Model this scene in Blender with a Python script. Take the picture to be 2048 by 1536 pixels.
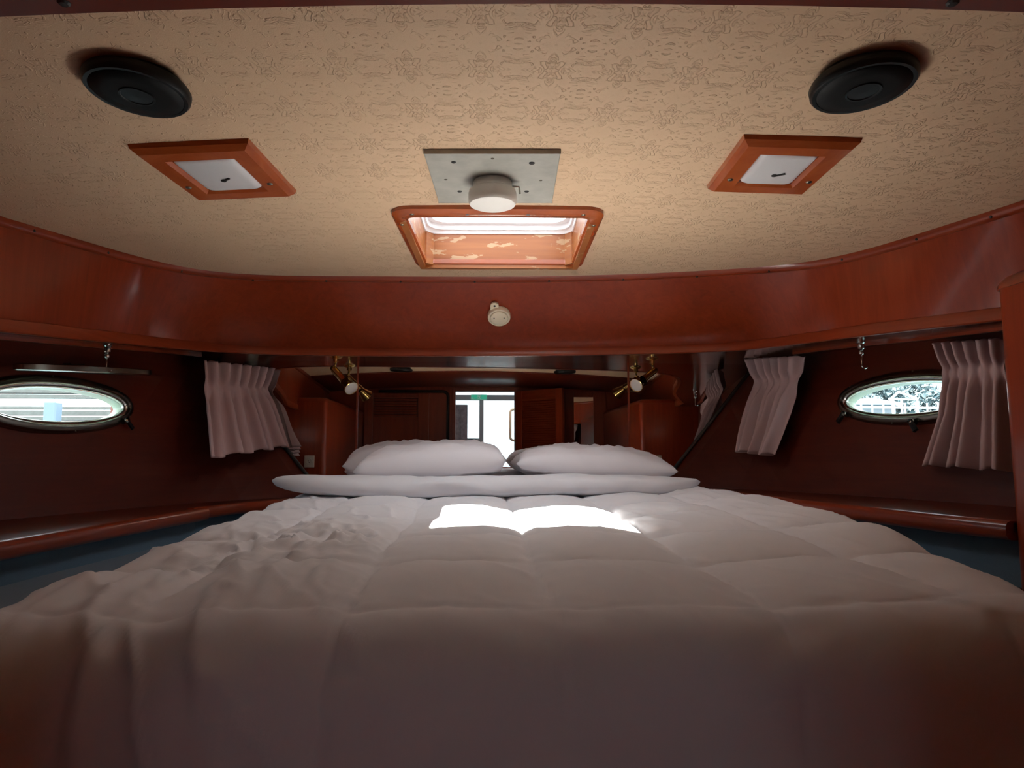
import bpy, bmesh, math, random
import numpy as np
from mathutils import Vector, Matrix, noise

random.seed(7)
for o in list(bpy.data.objects):
    bpy.data.objects.remove(o, do_unlink=True)
SC = bpy.context.scene
COL = SC.collection

# ------------------------------------------------------------------ camera
F = 1365.0; VX, VY = 960.0, 908.0            # focal length in pixels of 2048x1536, vanishing point of the fore-aft axis
th = math.atan((VY - 768) / F)
yaw = math.atan((1024 - VX) / math.hypot(F, VY - 768))
cf = np.array([math.sin(yaw) * math.cos(th), math.cos(yaw) * math.cos(th), math.sin(th)])
cr = np.array([math.cos(yaw), -math.sin(yaw), 0.0]); cu = np.cross(cr, cf)
cam_data = bpy.data.cameras.new('camera'); cam = bpy.data.objects.new('camera', cam_data); COL.objects.link(cam)
cam_data.sensor_width = 36.0; cam_data.lens = 36.0 * F / 2048.0; cam_data.clip_start = 0.02; cam_data.clip_end = 400
cam.matrix_world = Matrix(((cr[0], cu[0], -cf[0], 0), (cr[1], cu[1], -cf[1], 0), (cr[2], cu[2], -cf[2], 0), (0, 0, 0, 1)))
SC.camera = cam

# ------------------------------------------------------------------ world, sun, exposure
SKY = 6.0
SUN = 44.0
world = bpy.data.worlds.new('world'); SC.world = world; world.use_nodes = True
wn = world.node_tree.nodes; wl = world.node_tree.links
bg = wn['Background']; bg.inputs['Color'].default_value = (0.84, 0.91, 1.0, 1); bg.inputs['Strength'].default_value = SKY
sun_data = bpy.data.lights.new('sun', 'SUN'); sun_data.energy = SUN; sun_data.angle = 0.0095; sun_data.color = (1.0, 0.95, 0.885)
sun = bpy.data.objects.new('sun', sun_data); COL.objects.link(sun)
sun.rotation_euler = Vector((0.062, -0.34, -0.84)).to_track_quat('-Z', 'Y').to_euler()
vs = SC.view_settings
vs.view_transform = 'Standard'; vs.look = 'None'; vs.gamma = 1.0; vs.use_curve_mapping = False; vs.exposure = 0.33

# ------------------------------------------------------------------ pixel helpers
def ray(x, y): return cf + cr * (x - 1024) / F - cu * (y - 768) / F
def atY(x, y, Y): r = ray(x, y); return r * Y / r[1]
def atZ(x, y, Z): r = ray(x, y); return r * Z / r[2]
CX = 0.05
def catmull(xs, pts, q):
    xs = np.array(xs, float); pts = np.array(pts, float); i = int(np.clip(np.searchsorted(xs, q) - 1, 0, len(xs) - 2))
    t = (q - xs[i]) / (xs[i + 1] - xs[i])
    def tan(k):
        if k == 0: return (pts[1] - pts[0]) / (xs[1] - xs[0])
        if k == len(xs) - 1: return (pts[-1] - pts[-2]) / (xs[-1] - xs[-2])
        return (pts[k + 1] - pts[k - 1]) / (xs[k + 1] - xs[k - 1])
    d = xs[i + 1] - xs[i]; h00 = 2 * t**3 - 3 * t**2 + 1; h10 = t**3 - 2 * t**2 + t; h01 = -2 * t**3 + 3 * t**2; h11 = t**3 - t**2
    return h00 * pts[i] + h10 * d * tan(i) + h01 * pts[i + 1] + h11 * d * tan(i + 1)
_Y = [-.2, 1.4, 2.0, 2.8, 3.2]; _AB = [(1.56, .0), (1.54, .03), (1.465, .10), (1.20, .40), (.925, .82)]
def hull_h(Y, Z):
    Z = max(Z, -.35)
    a, b_ = catmull(_Y, _AB, min(max(Y, -.2), 3.3)); return float(a + b_ * Z)
def hullpx(x, y, off=0.0):
    r = ray(x, y); s = 1 if x > VX else -1; lo, hi = 0.5, 4.5
    for _ in range(60):
        m = (lo + hi) / 2
        if s * (r[0] * m - CX) - (hull_h(min(r[1] * m, 3.3), r[2] * m) - off) > 0: hi = m
        else: lo = m
    return r * lo
def ceil_z(x, y): return .67 + .02 * (y - 1.13) - .03 * (x - CX) ** 2
def ceilpx(x, y, off=0.0):
    r = ray(x, y); t = 1.0
    for _ in range(60):
        P = r * t; t *= (ceil_z(P[0], P[1]) - off) / P[2]
    return r * t
MIRY = 3.2

# ------------------------------------------------------------------ materials
def newmat(name):
    m = bpy.data.materials.new(name); m.use_nodes = True
    nt = m.node_tree; b = nt.nodes['Principled BSDF']
    return m, nt, b
def N(nt, t, **kw):
    n = nt.nodes.new(t)
    for k, v in kw.items():
        if k in n.inputs: n.inputs[k].default_value = v
        else: setattr(n, k, v)
    return n
def mapped(nt, scale, coord='Object', rot=(0, 0, 0)):
    tc = N(nt, 'ShaderNodeTexCoord'); mp = N(nt, 'ShaderNodeMapping')
    mp.inputs['Scale'].default_value = scale; mp.inputs['Rotation'].default_value = rot
    nt.links.new(tc.outputs[coord], mp.inputs['Vector']); return mp.outputs['Vector']
def ramp(nt, fac, stops):
    r = N(nt, 'ShaderNodeValToRGB'); e = r.color_ramp.elements
    while len(e) < len(stops): e.new(0.5)
    for i, (p, c) in enumerate(stops):
        e[i].position = p; e[i].color = (*c, 1)
    nt.links.new(fac, r.inputs['Fac']); return r.outputs['Color']
def bump(nt, b, h, strength, dist=0.01):
    n = N(nt, 'ShaderNodeBump'); n.inputs['Strength'].default_value = strength; n.inputs['Distance'].default_value = dist
    nt.links.new(h, n.inputs['Height']); nt.links.new(n.outputs['Normal'], b.inputs['Normal'])
def plain(name, col, rough=0.5, metal=0.0, coat=0.0, spec=0.5, var=0.0, vscale=20):
    m, nt, b = newmat(name)
    b.inputs['Roughness'].default_value = rough; b.inputs['Metallic'].default_value = metal
    b.inputs['Coat Weight'].default_value = coat; b.inputs['Specular IOR Level'].default_value = spec
    b.inputs['Base Color'].default_value = (*col, 1)
    if var:
        v = mapped(nt, (vscale,) * 3); n = N(nt, 'ShaderNodeTexNoise', Scale=1.0, Detail=4.0)
        nt.links.new(v, n.inputs['Vector'])
        lo = tuple(c * (1 - var) for c in col); hi = tuple(min(1, c * (1 + var)) for c in col)
        nt.links.new(ramp(nt, n.outputs['Fac'], [(.3, lo), (.7, hi)]), b.inputs['Base Color'])
    return m
def wood(name, dark, mid, light, scale=(30, 30, 2.2), rough=0.3, coat=0.35, grain=0.08, coord='Object', big=2.0):
    m, nt, b = newmat(name)
    v = mapped(nt, scale, coord)
    n1 = N(nt, 'ShaderNodeTexNoise', Scale=1.0, Detail=8.0, Roughness=0.62, Distortion=0.8); nt.links.new(v, n1.inputs['Vector'])
    v2 = mapped(nt, tuple(s * big / 30 for s in scale), coord)
    n2 = N(nt, 'ShaderNodeTexNoise', Scale=1.0, Detail=2.0); nt.links.new(v2, n2.inputs['Vector'])
    mx = N(nt, 'ShaderNodeMath', operation='ADD'); 
    ml = N(nt, 'ShaderNodeMath', operation='MULTIPLY'); ml.inputs[1].default_value = 0.55
    ml2 = N(nt, 'ShaderNodeMath', operation='MULTIPLY'); ml2.inputs[1].default_value = 0.45
    nt.links.new(n1.outputs['Fac'], ml.inputs[0]); nt.links.new(n2.outputs['Fac'], ml2.inputs[0])
    nt.links.new(ml.outputs[0], mx.inputs[0]); nt.links.new(ml2.outputs[0], mx.inputs[1])
    nt.links.new(ramp(nt, mx.outputs[0], [(.33, dark), (.5, mid), (.68, light)]), b.inputs['Base Color'])
    b.inputs['Roughness'].default_value = rough; b.inputs['Coat Weight'].default_value = coat; b.inputs['Coat Roughness'].default_value = 0.12
    b.inputs['Specular IOR Level'].default_value = 0.4
    bump(nt, b, n1.outputs['Fac'], grain, 0.002)
    return m
M = {}
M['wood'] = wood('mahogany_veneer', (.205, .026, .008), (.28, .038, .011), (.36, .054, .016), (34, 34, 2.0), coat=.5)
M['wood_h'] = wood('mahogany_long_grain', (.19, .025, .008), (.265, .038, .011), (.34, .056, .017), (2.5, 2.5, 40))
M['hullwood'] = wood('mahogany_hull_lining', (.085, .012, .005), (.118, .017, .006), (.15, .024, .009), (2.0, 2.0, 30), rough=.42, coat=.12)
M['teak'] = wood('varnished_teak', (.27, .050, .012), (.36, .072, .017), (.47, .115, .032), (6, 6, 40), rough=.25, coat=.5)
M['soffit'] = wood('glossy_soffit_veneer', (.09, .018, .009), (.13, .028, .013), (.17, .040, .018), (2.5, 2.5, 40), rough=.2, coat=.9)
M['darkwood'] = wood('dark_bulkhead_veneer', (.19, .034, .016), (.26, .048, .021), (.33, .063, .028), (30, 30, 2.0))
# worn varnish inside the hatch
m, nt, b = newmat('worn_varnish'); M['worn'] = m
v = mapped(nt, (9, 9, 26)); n1 = N(nt, 'ShaderNodeTexNoise', Scale=1.0, Detail=6.0, Roughness=.55); nt.links.new(v, n1.inputs['Vector'])
v2 = mapped(nt, (3, 3, 60)); n2 = N(nt, 'ShaderNodeTexNoise', Scale=1.0, Detail=4.0); nt.links.new(v2, n2.inputs['Vector'])
c1 = ramp(nt, n2.outputs['Fac'], [(.3, (.27, .075, .016)), (.7, (.38, .122, .028))])
f1 = ramp(nt, n1.outputs['Fac'], [(.585, (0, 0, 0)), (.60, (1, 1, 1))])
mx = N(nt, 'ShaderNodeMixRGB'); nt.links.new(f1, mx.inputs['Fac']); nt.links.new(c1, mx.inputs['Color1']); mx.inputs['Color2'].default_value = (.46, .27, .14, 1)
nt.links.new(mx.outputs['Color'], b.inputs['Base Color']); b.inputs['Roughness'].default_value = .4
# embossed headliner: mirrored tiles of contour lines, like a damask stamping
m, nt, b = newmat('embossed_headliner'); M['ceil'] = m
b.inputs['Base Color'].default_value = (.68, .465, .295, 1); b.inputs['Roughness'].default_value = .62; b.inputs['Specular IOR Level'].default_value = .3
tc = N(nt, 'ShaderNodeTexCoord'); sp = N(nt, 'ShaderNodeSeparateXYZ'); nt.links.new(tc.outputs['Object'], sp.inputs[0])
cb = N(nt, 'ShaderNodeCombineXYZ')
for i, (ax, tile) in enumerate((('X', .062), ('Y', .078))):
    pp = N(nt, 'ShaderNodeMath', operation='PINGPONG'); pp.inputs[1].default_value = tile
    nt.links.new(sp.outputs[ax], pp.inputs[0]); nt.links.new(pp.outputs[0], cb.inputs[i])
n1 = N(nt, 'ShaderNodeTexNoise', Scale=21.0, Detail=2.0, Distortion=2.6); nt.links.new(cb.outputs[0], n1.inputs['Vector'])
wv = N(nt, 'ShaderNodeMath', operation='MULTIPLY'); wv.inputs[1].default_value = 26.0; nt.links.new(n1.outputs['Fac'], wv.inputs[0])
sn = N(nt, 'ShaderNodeMath', operation='SINE'); nt.links.new(wv.outputs[0], sn.inputs[0])
n2 = N(nt, 'ShaderNodeTexNoise', Scale=22.0, Detail=1.0); nt.links.new(cb.outputs[0], n2.inputs['Vector'])
mk = N(nt, 'ShaderNodeMapRange'); mk.inputs['From Min'].default_value = .34; mk.inputs['From Max'].default_value = .46
nt.links.new(n2.outputs['Fac'], mk.inputs['Value'])
pw = N(nt, 'ShaderNodeMapRange'); pw.inputs['From Min'].default_value = .35; pw.inputs['From Max'].default_value = 1.0; nt.links.new(sn.outputs[0], pw.inputs['Value'])
ml = N(nt, 'ShaderNodeMath', operation='MULTIPLY'); nt.links.new(pw.outputs[0], ml.inputs[0]); nt.links.new(mk.outputs[0], ml.inputs[1])
n3 = N(nt, 'ShaderNodeTexNoise', Scale=420.0, Detail=2.0); nt.links.new(tc.outputs['Object'], n3.inputs['Vector'])
m3 = N(nt, 'ShaderNodeMath', operation='MULTIPLY'); m3.inputs[1].default_value = .22; nt.links.new(n3.outputs['Fac'], m3.inputs[0])
ad = N(nt, 'ShaderNodeMath', operation='ADD'); nt.links.new(ml.outputs[0], ad.inputs[0]); nt.links.new(m3.outputs[0], ad.inputs[1])
bump(nt, b, ad.outputs[0], .75, .0026)

def fabric(name, col, rough=.85, weave=600, wb=.12, sheen=.2):
    m, nt, b = newmat(name)
    b.inputs['Base Color'].default_value = (*col, 1); b.inputs['Roughness'].default_value = rough
    b.inputs['Sheen Weight'].default_value = sheen; b.inputs['Specular IOR Level'].default_value = .2
    v = mapped(nt, (weave,) * 3); n = N(nt, 'ShaderNodeTexNoise', Scale=1.0, Detail=2.0); nt.links.new(v, n.inputs['Vector'])
    bump(nt, b, n.outputs['Fac'], wb, .001)
    return m
M['duvet'] = fabric('white_cotton', (.80, .775, .805))
M['pillow'] = fabric('white_cotton_pillowcase', (.77, .72, .745))
M['curtain'] = fabric('dusty_pink_cloth', (.60, .425, .42), weave=900, wb=.25)
M['mattress'] = fabric('mattress_ticking', (.55, .53, .52))
M['carpet'] = fabric('sky_sheen_woven_covering', (.11, .185, .25), rough=.55, weave=300, wb=.5, sheen=.3)  # bluish sky sheen from the doorway put into the base colour
M['brass'] = plain('polished_brass', (.78, .50, .17), .16, 1.0)
M['chrome'] = plain('chrome', (.62, .61, .58), .2, 1.0)
M['steel'] = plain('dull_steel_screw', (.16, .14, .11), .4, 1.0)
M['alu'] = plain('white_hatch_frame', (.86, .86, .88), .35)
M['black'] = plain('black_plastic', (.007, .007, .007), .45, spec=.3)
M['grille'] = plain('black_mesh_grille', (.005, .005, .005), .6, spec=.2, var=.5, vscale=500)
M['cream'] = plain('cream_plastic', (.80, .70, .52), .35)
M['lens'] = plain('milky_acrylic', (.66, .64, .64), .28, coat=.2)
M['white'] = plain('white_opal', (.86, .82, .76), .35)
M['socket'] = plain('white_socket_plastic', (.72, .68, .60), .35)
M['darkslot'] = plain('dark_slot', (.02, .018, .016), .6)
M['plate'] = plain('grey_painted_panel', (.37, .355, .31), .4, var=.12, vscale=25)
M['paleframe'] = plain('pale_green_port_spigot', (.55, .62, .50), .4)
M['portring'] = plain('chromed_bronze_port_ring', (.30, .285, .24), .22, 1.0)
M['greyframe'] = plain('grey_painted_frame', (.22, .26, .29), .5)
M['greycloth'] = plain('grey_slatted_panel', (.14, .14, .16), .7, var=.3, vscale=30)
M['green'] = plain('exit_sign_green', (.0, .26, .16), .4)
M['green'].node_tree.nodes['Principled BSDF'].inputs['Emission Color'].default_value = (0, .26, .16, 1); M['green'].node_tree.nodes['Principled BSDF'].inputs['Emission Strength'].default_value = .8   # back-lit sign
M['signwhite'] = plain('exit_sign_white', (.85, .9, .88), .4)
M['plank'] = plain('weathered_grey_planks', (.13, .13, .115), .8, var=.15, vscale=14)
M['postwhite'] = plain('pale_blue_dock_post', (.16, .22, .28), .5)
M['fence'] = plain('white_painted_rail', (.5, .53, .56), .5)
M['leaf'] = plain('blue_green_foliage', (.06, .10, .11), .8, var=.5, vscale=3)
M['roofing'] = plain('pale_shed_boards', (.15, .17, .19), .7, var=.1, vscale=4)
M['hillside'] = plain('dry_hillside', (.13, .16, .15), .9, var=.3, vscale=.6)
m, nt, b = newmat('mirror_silver'); M['mirror'] = m
b.inputs['Base Color'].default_value = (.80, .80, .77, 1); b.inputs['Metallic'].default_value = 1.0; b.inputs['Roughness'].default_value = .008
def glass(name, tint):
    m = bpy.data.materials.new(name); m.use_nodes = True; nt = m.node_tree
    nt.nodes.remove(nt.nodes['Principled BSDF']); out = nt.nodes['Material Output']
    t = N(nt, 'ShaderNodeBsdfTransparent'); t.inputs['Color'].default_value = (*tint, 1)
    g = N(nt, 'ShaderNodeBsdfGlossy'); g.inputs['Roughness'].default_value = .02
    lw = N(nt, 'ShaderNodeLayerWeight'); lw.inputs['Blend'].default_value = .5
    pw = N(nt, 'ShaderNodeMath', operation='POWER'); pw.inputs[1].default_value = 5.0; nt.links.new(lw.outputs['Facing'], pw.inputs[0])
    f = N(nt, 'ShaderNodeMath', operation='MULTIPLY_ADD'); f.inputs[1].default_value = .9; f.inputs[2].default_value = .03; nt.links.new(pw.outputs[0], f.inputs[0])
    x = N(nt, 'ShaderNodeMixShader'); nt.links.new(f.outputs[0], x.inputs[0]); nt.links.new(t.outputs[0], x.inputs[1]); nt.links.new(g.outputs[0], x.inputs[2])
    nt.links.new(x.outputs[0], out.inputs['Surface']); return m
M['tintglass'] = glass('daylight_cutting_pane', (.50, .53, .53))  # tint added to cut the daylight coming through the passage screen
M['glass'] = glass('clear_pane', (.93, .96, .95))
m, nt, b = newmat('harbour_water'); M['water'] = m
b.inputs['Base Color'].default_value = (.05, .09, .10, 1); b.inputs['Roughness'].default_value = .12
v = mapped(nt, (.8, .8, .8)); n = N(nt, 'ShaderNodeTexNoise', Scale=1.0, Detail=4.0); nt.links.new(v, n.inputs['Vector']); bump(nt, b, n.outputs['Fac'], .3, .1)

# ------------------------------------------------------------------ object helpers
ORG = {}
def V(p): return Vector((float(p[0]), float(p[1]), float(p[2])))
def empty(name, loc, label, cat, group=None):
    o = bpy.data.objects.new(name, None); COL.objects.link(o); o.empty_display_size = .05
    o.location = V(loc); ORG[o] = V(loc); o['label'] = label; o['category'] = cat
    if group: o['group'] = group
    return o
def tag(o, label=None, cat=None, group=None, kind=None):
    if label: o['label'] = label
    if cat: o['category'] = cat
    if group: o['group'] = group
    if kind: o['kind'] = kind
    return o
def obj(name, bm, mat, parent=None, smooth=False, label=None):
    """links a bmesh in world coordinates as one object (origin at the parent's origin, or at its own base)"""
    bmesh.ops.recalc_face_normals(bm, faces=bm.faces)
    me = bpy.data.meshes.new(name)
    if parent is not None: org = ORG[parent]
    else:
        xs = [v.co for v in bm.verts]
        lo = Vector([min(c[i] for c in xs) for i in range(3)]); hi = Vector([max(c[i] for c in xs) for i in range(3)])
        org = Vector(((lo.x + hi.x) / 2, (lo.y + hi.y) / 2, lo.z))
    for v in bm.verts: v.co -= org
    bm.to_mesh(me); bm.free()
    if smooth:
        for p in me.polygons: p.use_smooth = True
    me.materials.append(M[mat])
    o = bpy.data.objects.new(name, me); COL.objects.link(o); ORG[o] = org
    if parent is None: o.location = org
    else: o.parent = parent
    if label: o['label'] = label
    return o
def sharp(o, ang=40):
    """smooth shading with sharp edges kept"""
    me = o.data; b = bmesh.new(); b.from_mesh(me)
    for f in b.faces: f.smooth = True
    for e in b.edges:
        if len(e.link_faces) == 2 and e.calc_face_angle(0) > math.radians(ang): e.smooth = False
    b.to_mesh(me); b.free(); return o
def place(name, mesh, loc, rot, parent):
    """a copy of a small shared mesh (screw, slat) as a part of its own"""
    o = bpy.data.objects.new(name, mesh); COL.objects.link(o); o.parent = parent; ORG[o] = V(loc)
    o.matrix_local = Matrix.Translation(V(loc) - ORG[parent]) @ rot.to_4x4(); return o
def box(bm, lo, hi, bev=0.0, seg=2):
    r = bmesh.ops.create_cube(bm, size=1.0); vs_ = r['verts']
    lo = V(lo); hi = V(hi)
    for v in vs_: v.co = Vector((lo[i] + (v.co[i] + .5) * (hi[i] - lo[i]) for i in range(3)))
    if bev:
        es = list({e for v in vs_ for e in v.link_edges})
        bmesh.ops.bevel(bm, geom=es, offset=bev, segments=seg, affect='EDGES', profile=.5)
def obox(bm, c, ax, half, bev=0.0, seg=2):
    """oriented box: centre, three axes, three half sizes"""
    r = bmesh.ops.create_cube(bm, size=2.0); vs_ = r['verts']; c = V(c); ax = [V(a) for a in ax]
    for v in vs_: v.co = c + ax[0] * (v.co.x * half[0]) + ax[1] * (v.co.y * half[1]) + ax[2] * (v.co.z * half[2])
    if bev:
        es = list({e for v in vs_ for e in v.link_edges})
        bmesh.ops.bevel(bm, geom=es, offset=bev, segments=seg, affect='EDGES', profile=.5)
def frame_of(d):
    d = V(d).normalized(); a = Vector((0, 0, 1)) if abs(d.z) < .9 else Vector((1, 0, 0))
    x = d.cross(a).normalized(); return x, d.cross(x).normalized(), d
def lathe(bm, base, axis, prof, n=32):
    """prof: list of (radius, height along axis)"""
    x, y, z = frame_of(axis); base = V(base); rings = []
    for r, h_ in prof:
        if r < 1e-6: rings.append([bm.verts.new(base + z * h_)])
        else: rings.append([bm.verts.new(base + z * h_ + (x * math.cos(2 * math.pi * k / n) + y * math.sin(2 * math.pi * k / n)) * r) for k in range(n)])
    for a, c in zip(rings, rings[1:]):
        for k in range(n):
            k2 = (k + 1) % n
            if len(a) == 1 and len(c) == 1: continue
            if len(a) == 1: bm.faces.new((a[0], c[k], c[k2]))
            elif len(c) == 1: bm.faces.new((a[k], a[k2], c[0]))
            else: bm.faces.new((a[k], a[k2], c[k2], c[k]))
def tube(bm, pts, r, n=10, cap=True):
    pts = [V(p) for p in pts]; rings = []; px = None
    for i, p in enumerate(pts):
        d = (pts[min(i + 1, len(pts) - 1)] - pts[max(i - 1, 0)]).normalized()
        if px is None: x, y, _ = frame_of(d)
        else:
            x = (px - d * px.dot(d)).normalized(); y = d.cross(x)
        px = x; rr = r[i] if isinstance(r, (list, tuple)) else r
        rings.append([bm.verts.new(p + (x * math.cos(2 * math.pi * k / n) + y * math.sin(2 * math.pi * k / n)) * rr) for k in range(n)])
    for a, c in zip(rings, rings[1:]):
        for k in range(n): bm.faces.new((a[k], a[(k + 1) % n], c[(k + 1) % n], c[k]))
    if cap: bm.faces.new(rings[0]); bm.faces.new(rings[-1])
def loft(bm, rows, close_u=False, close_v=False):
    vv = [[bm.verts.new(V(p)) for p in row] for row in rows]
    R = len(vv); C = len(vv[0])
    for i in range(R if close_v else R - 1):
        for j in range(C if close_u else C - 1):
            f = (vv[i][j], vv[i][(j + 1) % C], vv[(i + 1) % R][(j + 1) % C], vv[(i + 1) % R][j])
            try: bm.faces.new(f)
            except ValueError: pass
    return vv
def sweep(bm, path_rows):
    """path_rows: closed profile per station -> closed solid"""
    vv = loft(bm, path_rows, close_u=True)
    bm.faces.new(vv[0]); bm.faces.new(list(reversed(vv[-1])))
def cut(o, cutters):
    """boolean difference, applied"""
    for c in cutters:
        md = o.modifiers.new('cut', 'BOOLEAN'); md.operation = 'DIFFERENCE'; md.solver = 'EXACT'; md.object = c
    bpy.context.view_layer.update()
    dg = bpy.context.evaluated_depsgraph_get()
    me = bpy.data.meshes.new_from_object(o.evaluated_get(dg)); o.modifiers.clear(); o.data = me
    for c in cutters: bpy.data.objects.remove(c, do_unlink=True)
def cutter(bm):
    bmesh.ops.recalc_face_normals(bm, faces=bm.faces)
    me = bpy.data.meshes.new('cutter'); bm.to_mesh(me); bm.free()
    o = bpy.data.objects.new('cutter', me); COL.objects.link(o); return o
def rrect(cx, cy, hx, hy, r, n=6):
    out = []
    for sx, sy, a0 in ((1, 1, 0), (-1, 1, 90), (-1, -1, 180), (1, -1, 270)):
        for k in range(n + 1):
            a = math.radians(a0 + 90 * k / n); out.append((cx + sx * (hx - r) + r * math.cos(a), cy + sy * (hy - r) + r * math.sin(a)))
    return out
# shared screw head: a shallow dome with a slot, axis +Z
sb = bmesh.new(); lathe(sb, (0, 0, -.001), (0, 0, 1), [(0, 0), (.0045, 0), (.0045, .0015), (.003, .0028), (0, .0032)], 10)
SCREW = bpy.data.meshes.new('screw'); sb.to_mesh(SCREW); sb.free(); SCREW.materials.append(M['steel'])
SCREWD = SCREW.copy(); SCREWD.materials.clear(); SCREWD.materials.append(M['darkslot'])
def screw(loc, normal, parent, mesh=SCREW, name='screw', s=1.0):
    return place(name, mesh, loc, V(normal).to_track_quat('Z', 'Y').to_matrix() @ Matrix.Scale(s, 3), parent)

# ================================================================== STRUCTURE
# ---- hull sides (flared mahogany lining), each with its port opening cut out
PORTS = {}
PORT_PX = {-1: ((120, 809.5), (20, 805.0), (230, 813.6), (247, 814.3), (104, 770), (142, 849)), 1: ((1812, 796), (1870, 792.5), (1710, 802.2), (1694, 803), (1835, 764), (1787, 829))}
def port_frame(side):
    cpx, p1, p2, tip, tp, bt = PORT_PX[side]
    c = hullpx(*cpx); Y, Z = c[1], c[2]; eps = .01
    P = lambda y, z: np.array([CX + side * hull_h(y, z), y, z])
    a1 = P(Y + eps, Z) - P(Y - eps, Z); a2 = P(Y, Z + eps) - P(Y, Z - eps); n = np.cross(a1, a2); n /= np.linalg.norm(n); n *= -1 if n[0] * side > 0 else 1
    def on(px): r = ray(*px); return r * ((c @ n) / (r @ n))          # the wall's tangent plane
    e1 = on(p2) - on(p1); e1 /= np.linalg.norm(e1); e1 *= 1 if e1[1] > 0 else -1
    e2 = np.cross(n, e1); e2 *= 1 if e2[2] > 0 else -1
    print('port', side, c, 'half length', np.linalg.norm(on(tip) - c), 'half height', (on(tp) - on(bt)) @ e2 / 2)
    return c, e1, e2, n
A_P, B_P = .288, .070
def oval(c, e1, e2, n, a, b_, off, N_=56):
    out = []
    for k in range(N_):
        t = 2 * math.pi * k / N_; ct, st = math.cos(t), math.sin(t)
        out.append(c + e1 * (a * np.sign(ct) * abs(ct) ** .95) + e2 * (b_ * np.sign(st) * abs(st) ** .95) + n * off)
    return out
hull_labels = {-1: 'flared red-brown mahogany hull lining with the opened port', 1: 'flared red-brown mahogany hull lining beside the tall locker'}
for side, nm in ((-1, 'wall_left'), (1, 'wall_right')):
    bm = bmesh.new(); ys = np.linspace(-.1, 3.26, 30); zs = np.linspace(-1.25, .80, 22)
    inner = [[(CX + side * hull_h(y, z), y, z) for z in zs] for y in ys]
    outer = [[(CX + side * (hull_h(y, z) + .03), y, z) for z in zs] for y in ys]
    rows = [inner[i] + list(reversed(outer[i])) for i in range(len(ys))]
    sweep(bm, rows)
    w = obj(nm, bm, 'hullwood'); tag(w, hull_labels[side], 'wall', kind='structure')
    c, e1, e2, n = port_frame(side); PORTS[side] = (c, e1, e2, n)
    bm = bmesh.new(); sweep(bm, [oval(c, e1, e2, n, A_P, B_P, o_) for o_ in (-.3, .3)]); ct = cutter(bm)
    cut(w, [ct])
    for p in w.data.polygons: p.use_smooth = False

# ---- ceiling with the hatch opening
HO = [ceilpx(*p) for p in [(785, 410), (1215, 412), (1155, 531), (835, 531)]]
HC = sum(HO) / 4; hx = .301; hy = .32; ha = -0.035      # hatch centre, half sizes of the outer trim, small yaw
def hloc(u, v, z): return np.array([HC[0] + u * math.cos(ha) - v * math.sin(ha), HC[1] + u * math.sin(ha) + v * math.cos(ha), z])
OX, OY = .265, .263                                     # half sizes of the clear opening
bm = bmesh.new(); xs = np.linspace(-1.78, 1.9, 42); ys = np.linspace(-.1, 3.3, 12)
rows = [[(x, y, ceil_z(x, y)) for x in xs] + [(x, y, ceil_z(x, y) + .03) for x in reversed(xs)] for y in ys]
sweep(bm, rows)
ceil = obj('ceiling', bm, 'ceil'); tag(ceil, 'beige embossed vinyl headliner overhead', 'ceiling', kind='structure')
bm = bmesh.new(); sweep(bm, [[hloc(u, v, z) for u, v in rrect(0, 0, OX + .012, OY + .012, .03)] for z in (.5, .9)]); cut(ceil, [cutter(bm)])

# ---- front bulkhead behind the mirror
bm = bmesh.new(); box(bm, (-1.7, MIRY + .02, -1.25), (1.8, MIRY + .07, .80)); w = obj('wall_front', bm, 'darkwood'); tag(w, 'dark wooden bulkhead behind the headboard mirror', 'wall', kind='structure')

# ---- fascia running round under the ceiling, its rail and the soffit behind it
E0x = [0, 170, 340, 450, 550, 700, 980, 1240, 1440, 1500, 1700, 1985, 2048]
E0y = [664, 680, 697, 705, 709.5, 711.5, 712, 709, 703.5, 700, 675, 643, 636]
E1x = [0, 198, 290, 393, 513, 700, 1000, 1240, 1400, 1590, 1716, 1875, 2048]
E1y = [436, 494, 520, 542, 552, 554, 555, 551, 544, 530, 507, 459, 404]
def e0(x):
    y = float(catmull(E0x, E0y, x)); r = ray(x, y)
    f = np.clip((650 - x) / 350, 0, 1) if x < 980 else np.clip((x - 1300) / 400, 0, 1); f = f * f * (3 - 2 * f)
    a = (.095 if x < 980 else .06) * f
    return r * (.430 - a * 2.99) / (r[2] - a * r[1])
qs = np.linspace(0, 2048, 70)
E0 = [e0(q) for q in qs]; E1 = [ceilpx(q, float(catmull(E1x, E1y, q))) for q in qs]
# smooth the plan curves a little
def smooth(L, k=3):
    L = np.array(L)
    for _ in range(k):
        L[1:-1] = .25 * L[:-2] + .5 * L[1:-1] + .25 * L[2:]
    return L
E0 = smooth(E0, 6); E1 = smooth(E1, 6)
def extend(L, lft, rgt):
    a = [np.array(lft) * t + L[0] * (1 - t) for t in np.linspace(1, 0, 9)[:-1]]
    b_ = [np.array(rgt) * t + L[-1] * (1 - t) for t in np.linspace(0, 1, 9)[1:]]
    return np.array(a + list(L) + b_)
E0 = extend(E0, (-1.40, -.08, .27), (1.52, -.08, .30)); E1 = extend(E1, (-1.42, -.08, ceil_z(-1.42, 0)), (1.52, -.08, ceil_z(1.52, 0)))
K = len(E0)
tan_ = np.gradient(E0[:, :2], axis=0); tan_ /= np.linalg.norm(tan_, axis=1)[:, None]
OUT = np.stack([-tan_[:, 1], tan_[:, 0], np.zeros(K)], 1)       # horizontal, away from the cabin
fas = empty('wall_upper', (CX, 2.8, .434), 'curved red mahogany fascia wrapping round below the ceiling', 'wall'); fas['kind'] = 'structure'
bm = bmesh.new(); rows = []
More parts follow.
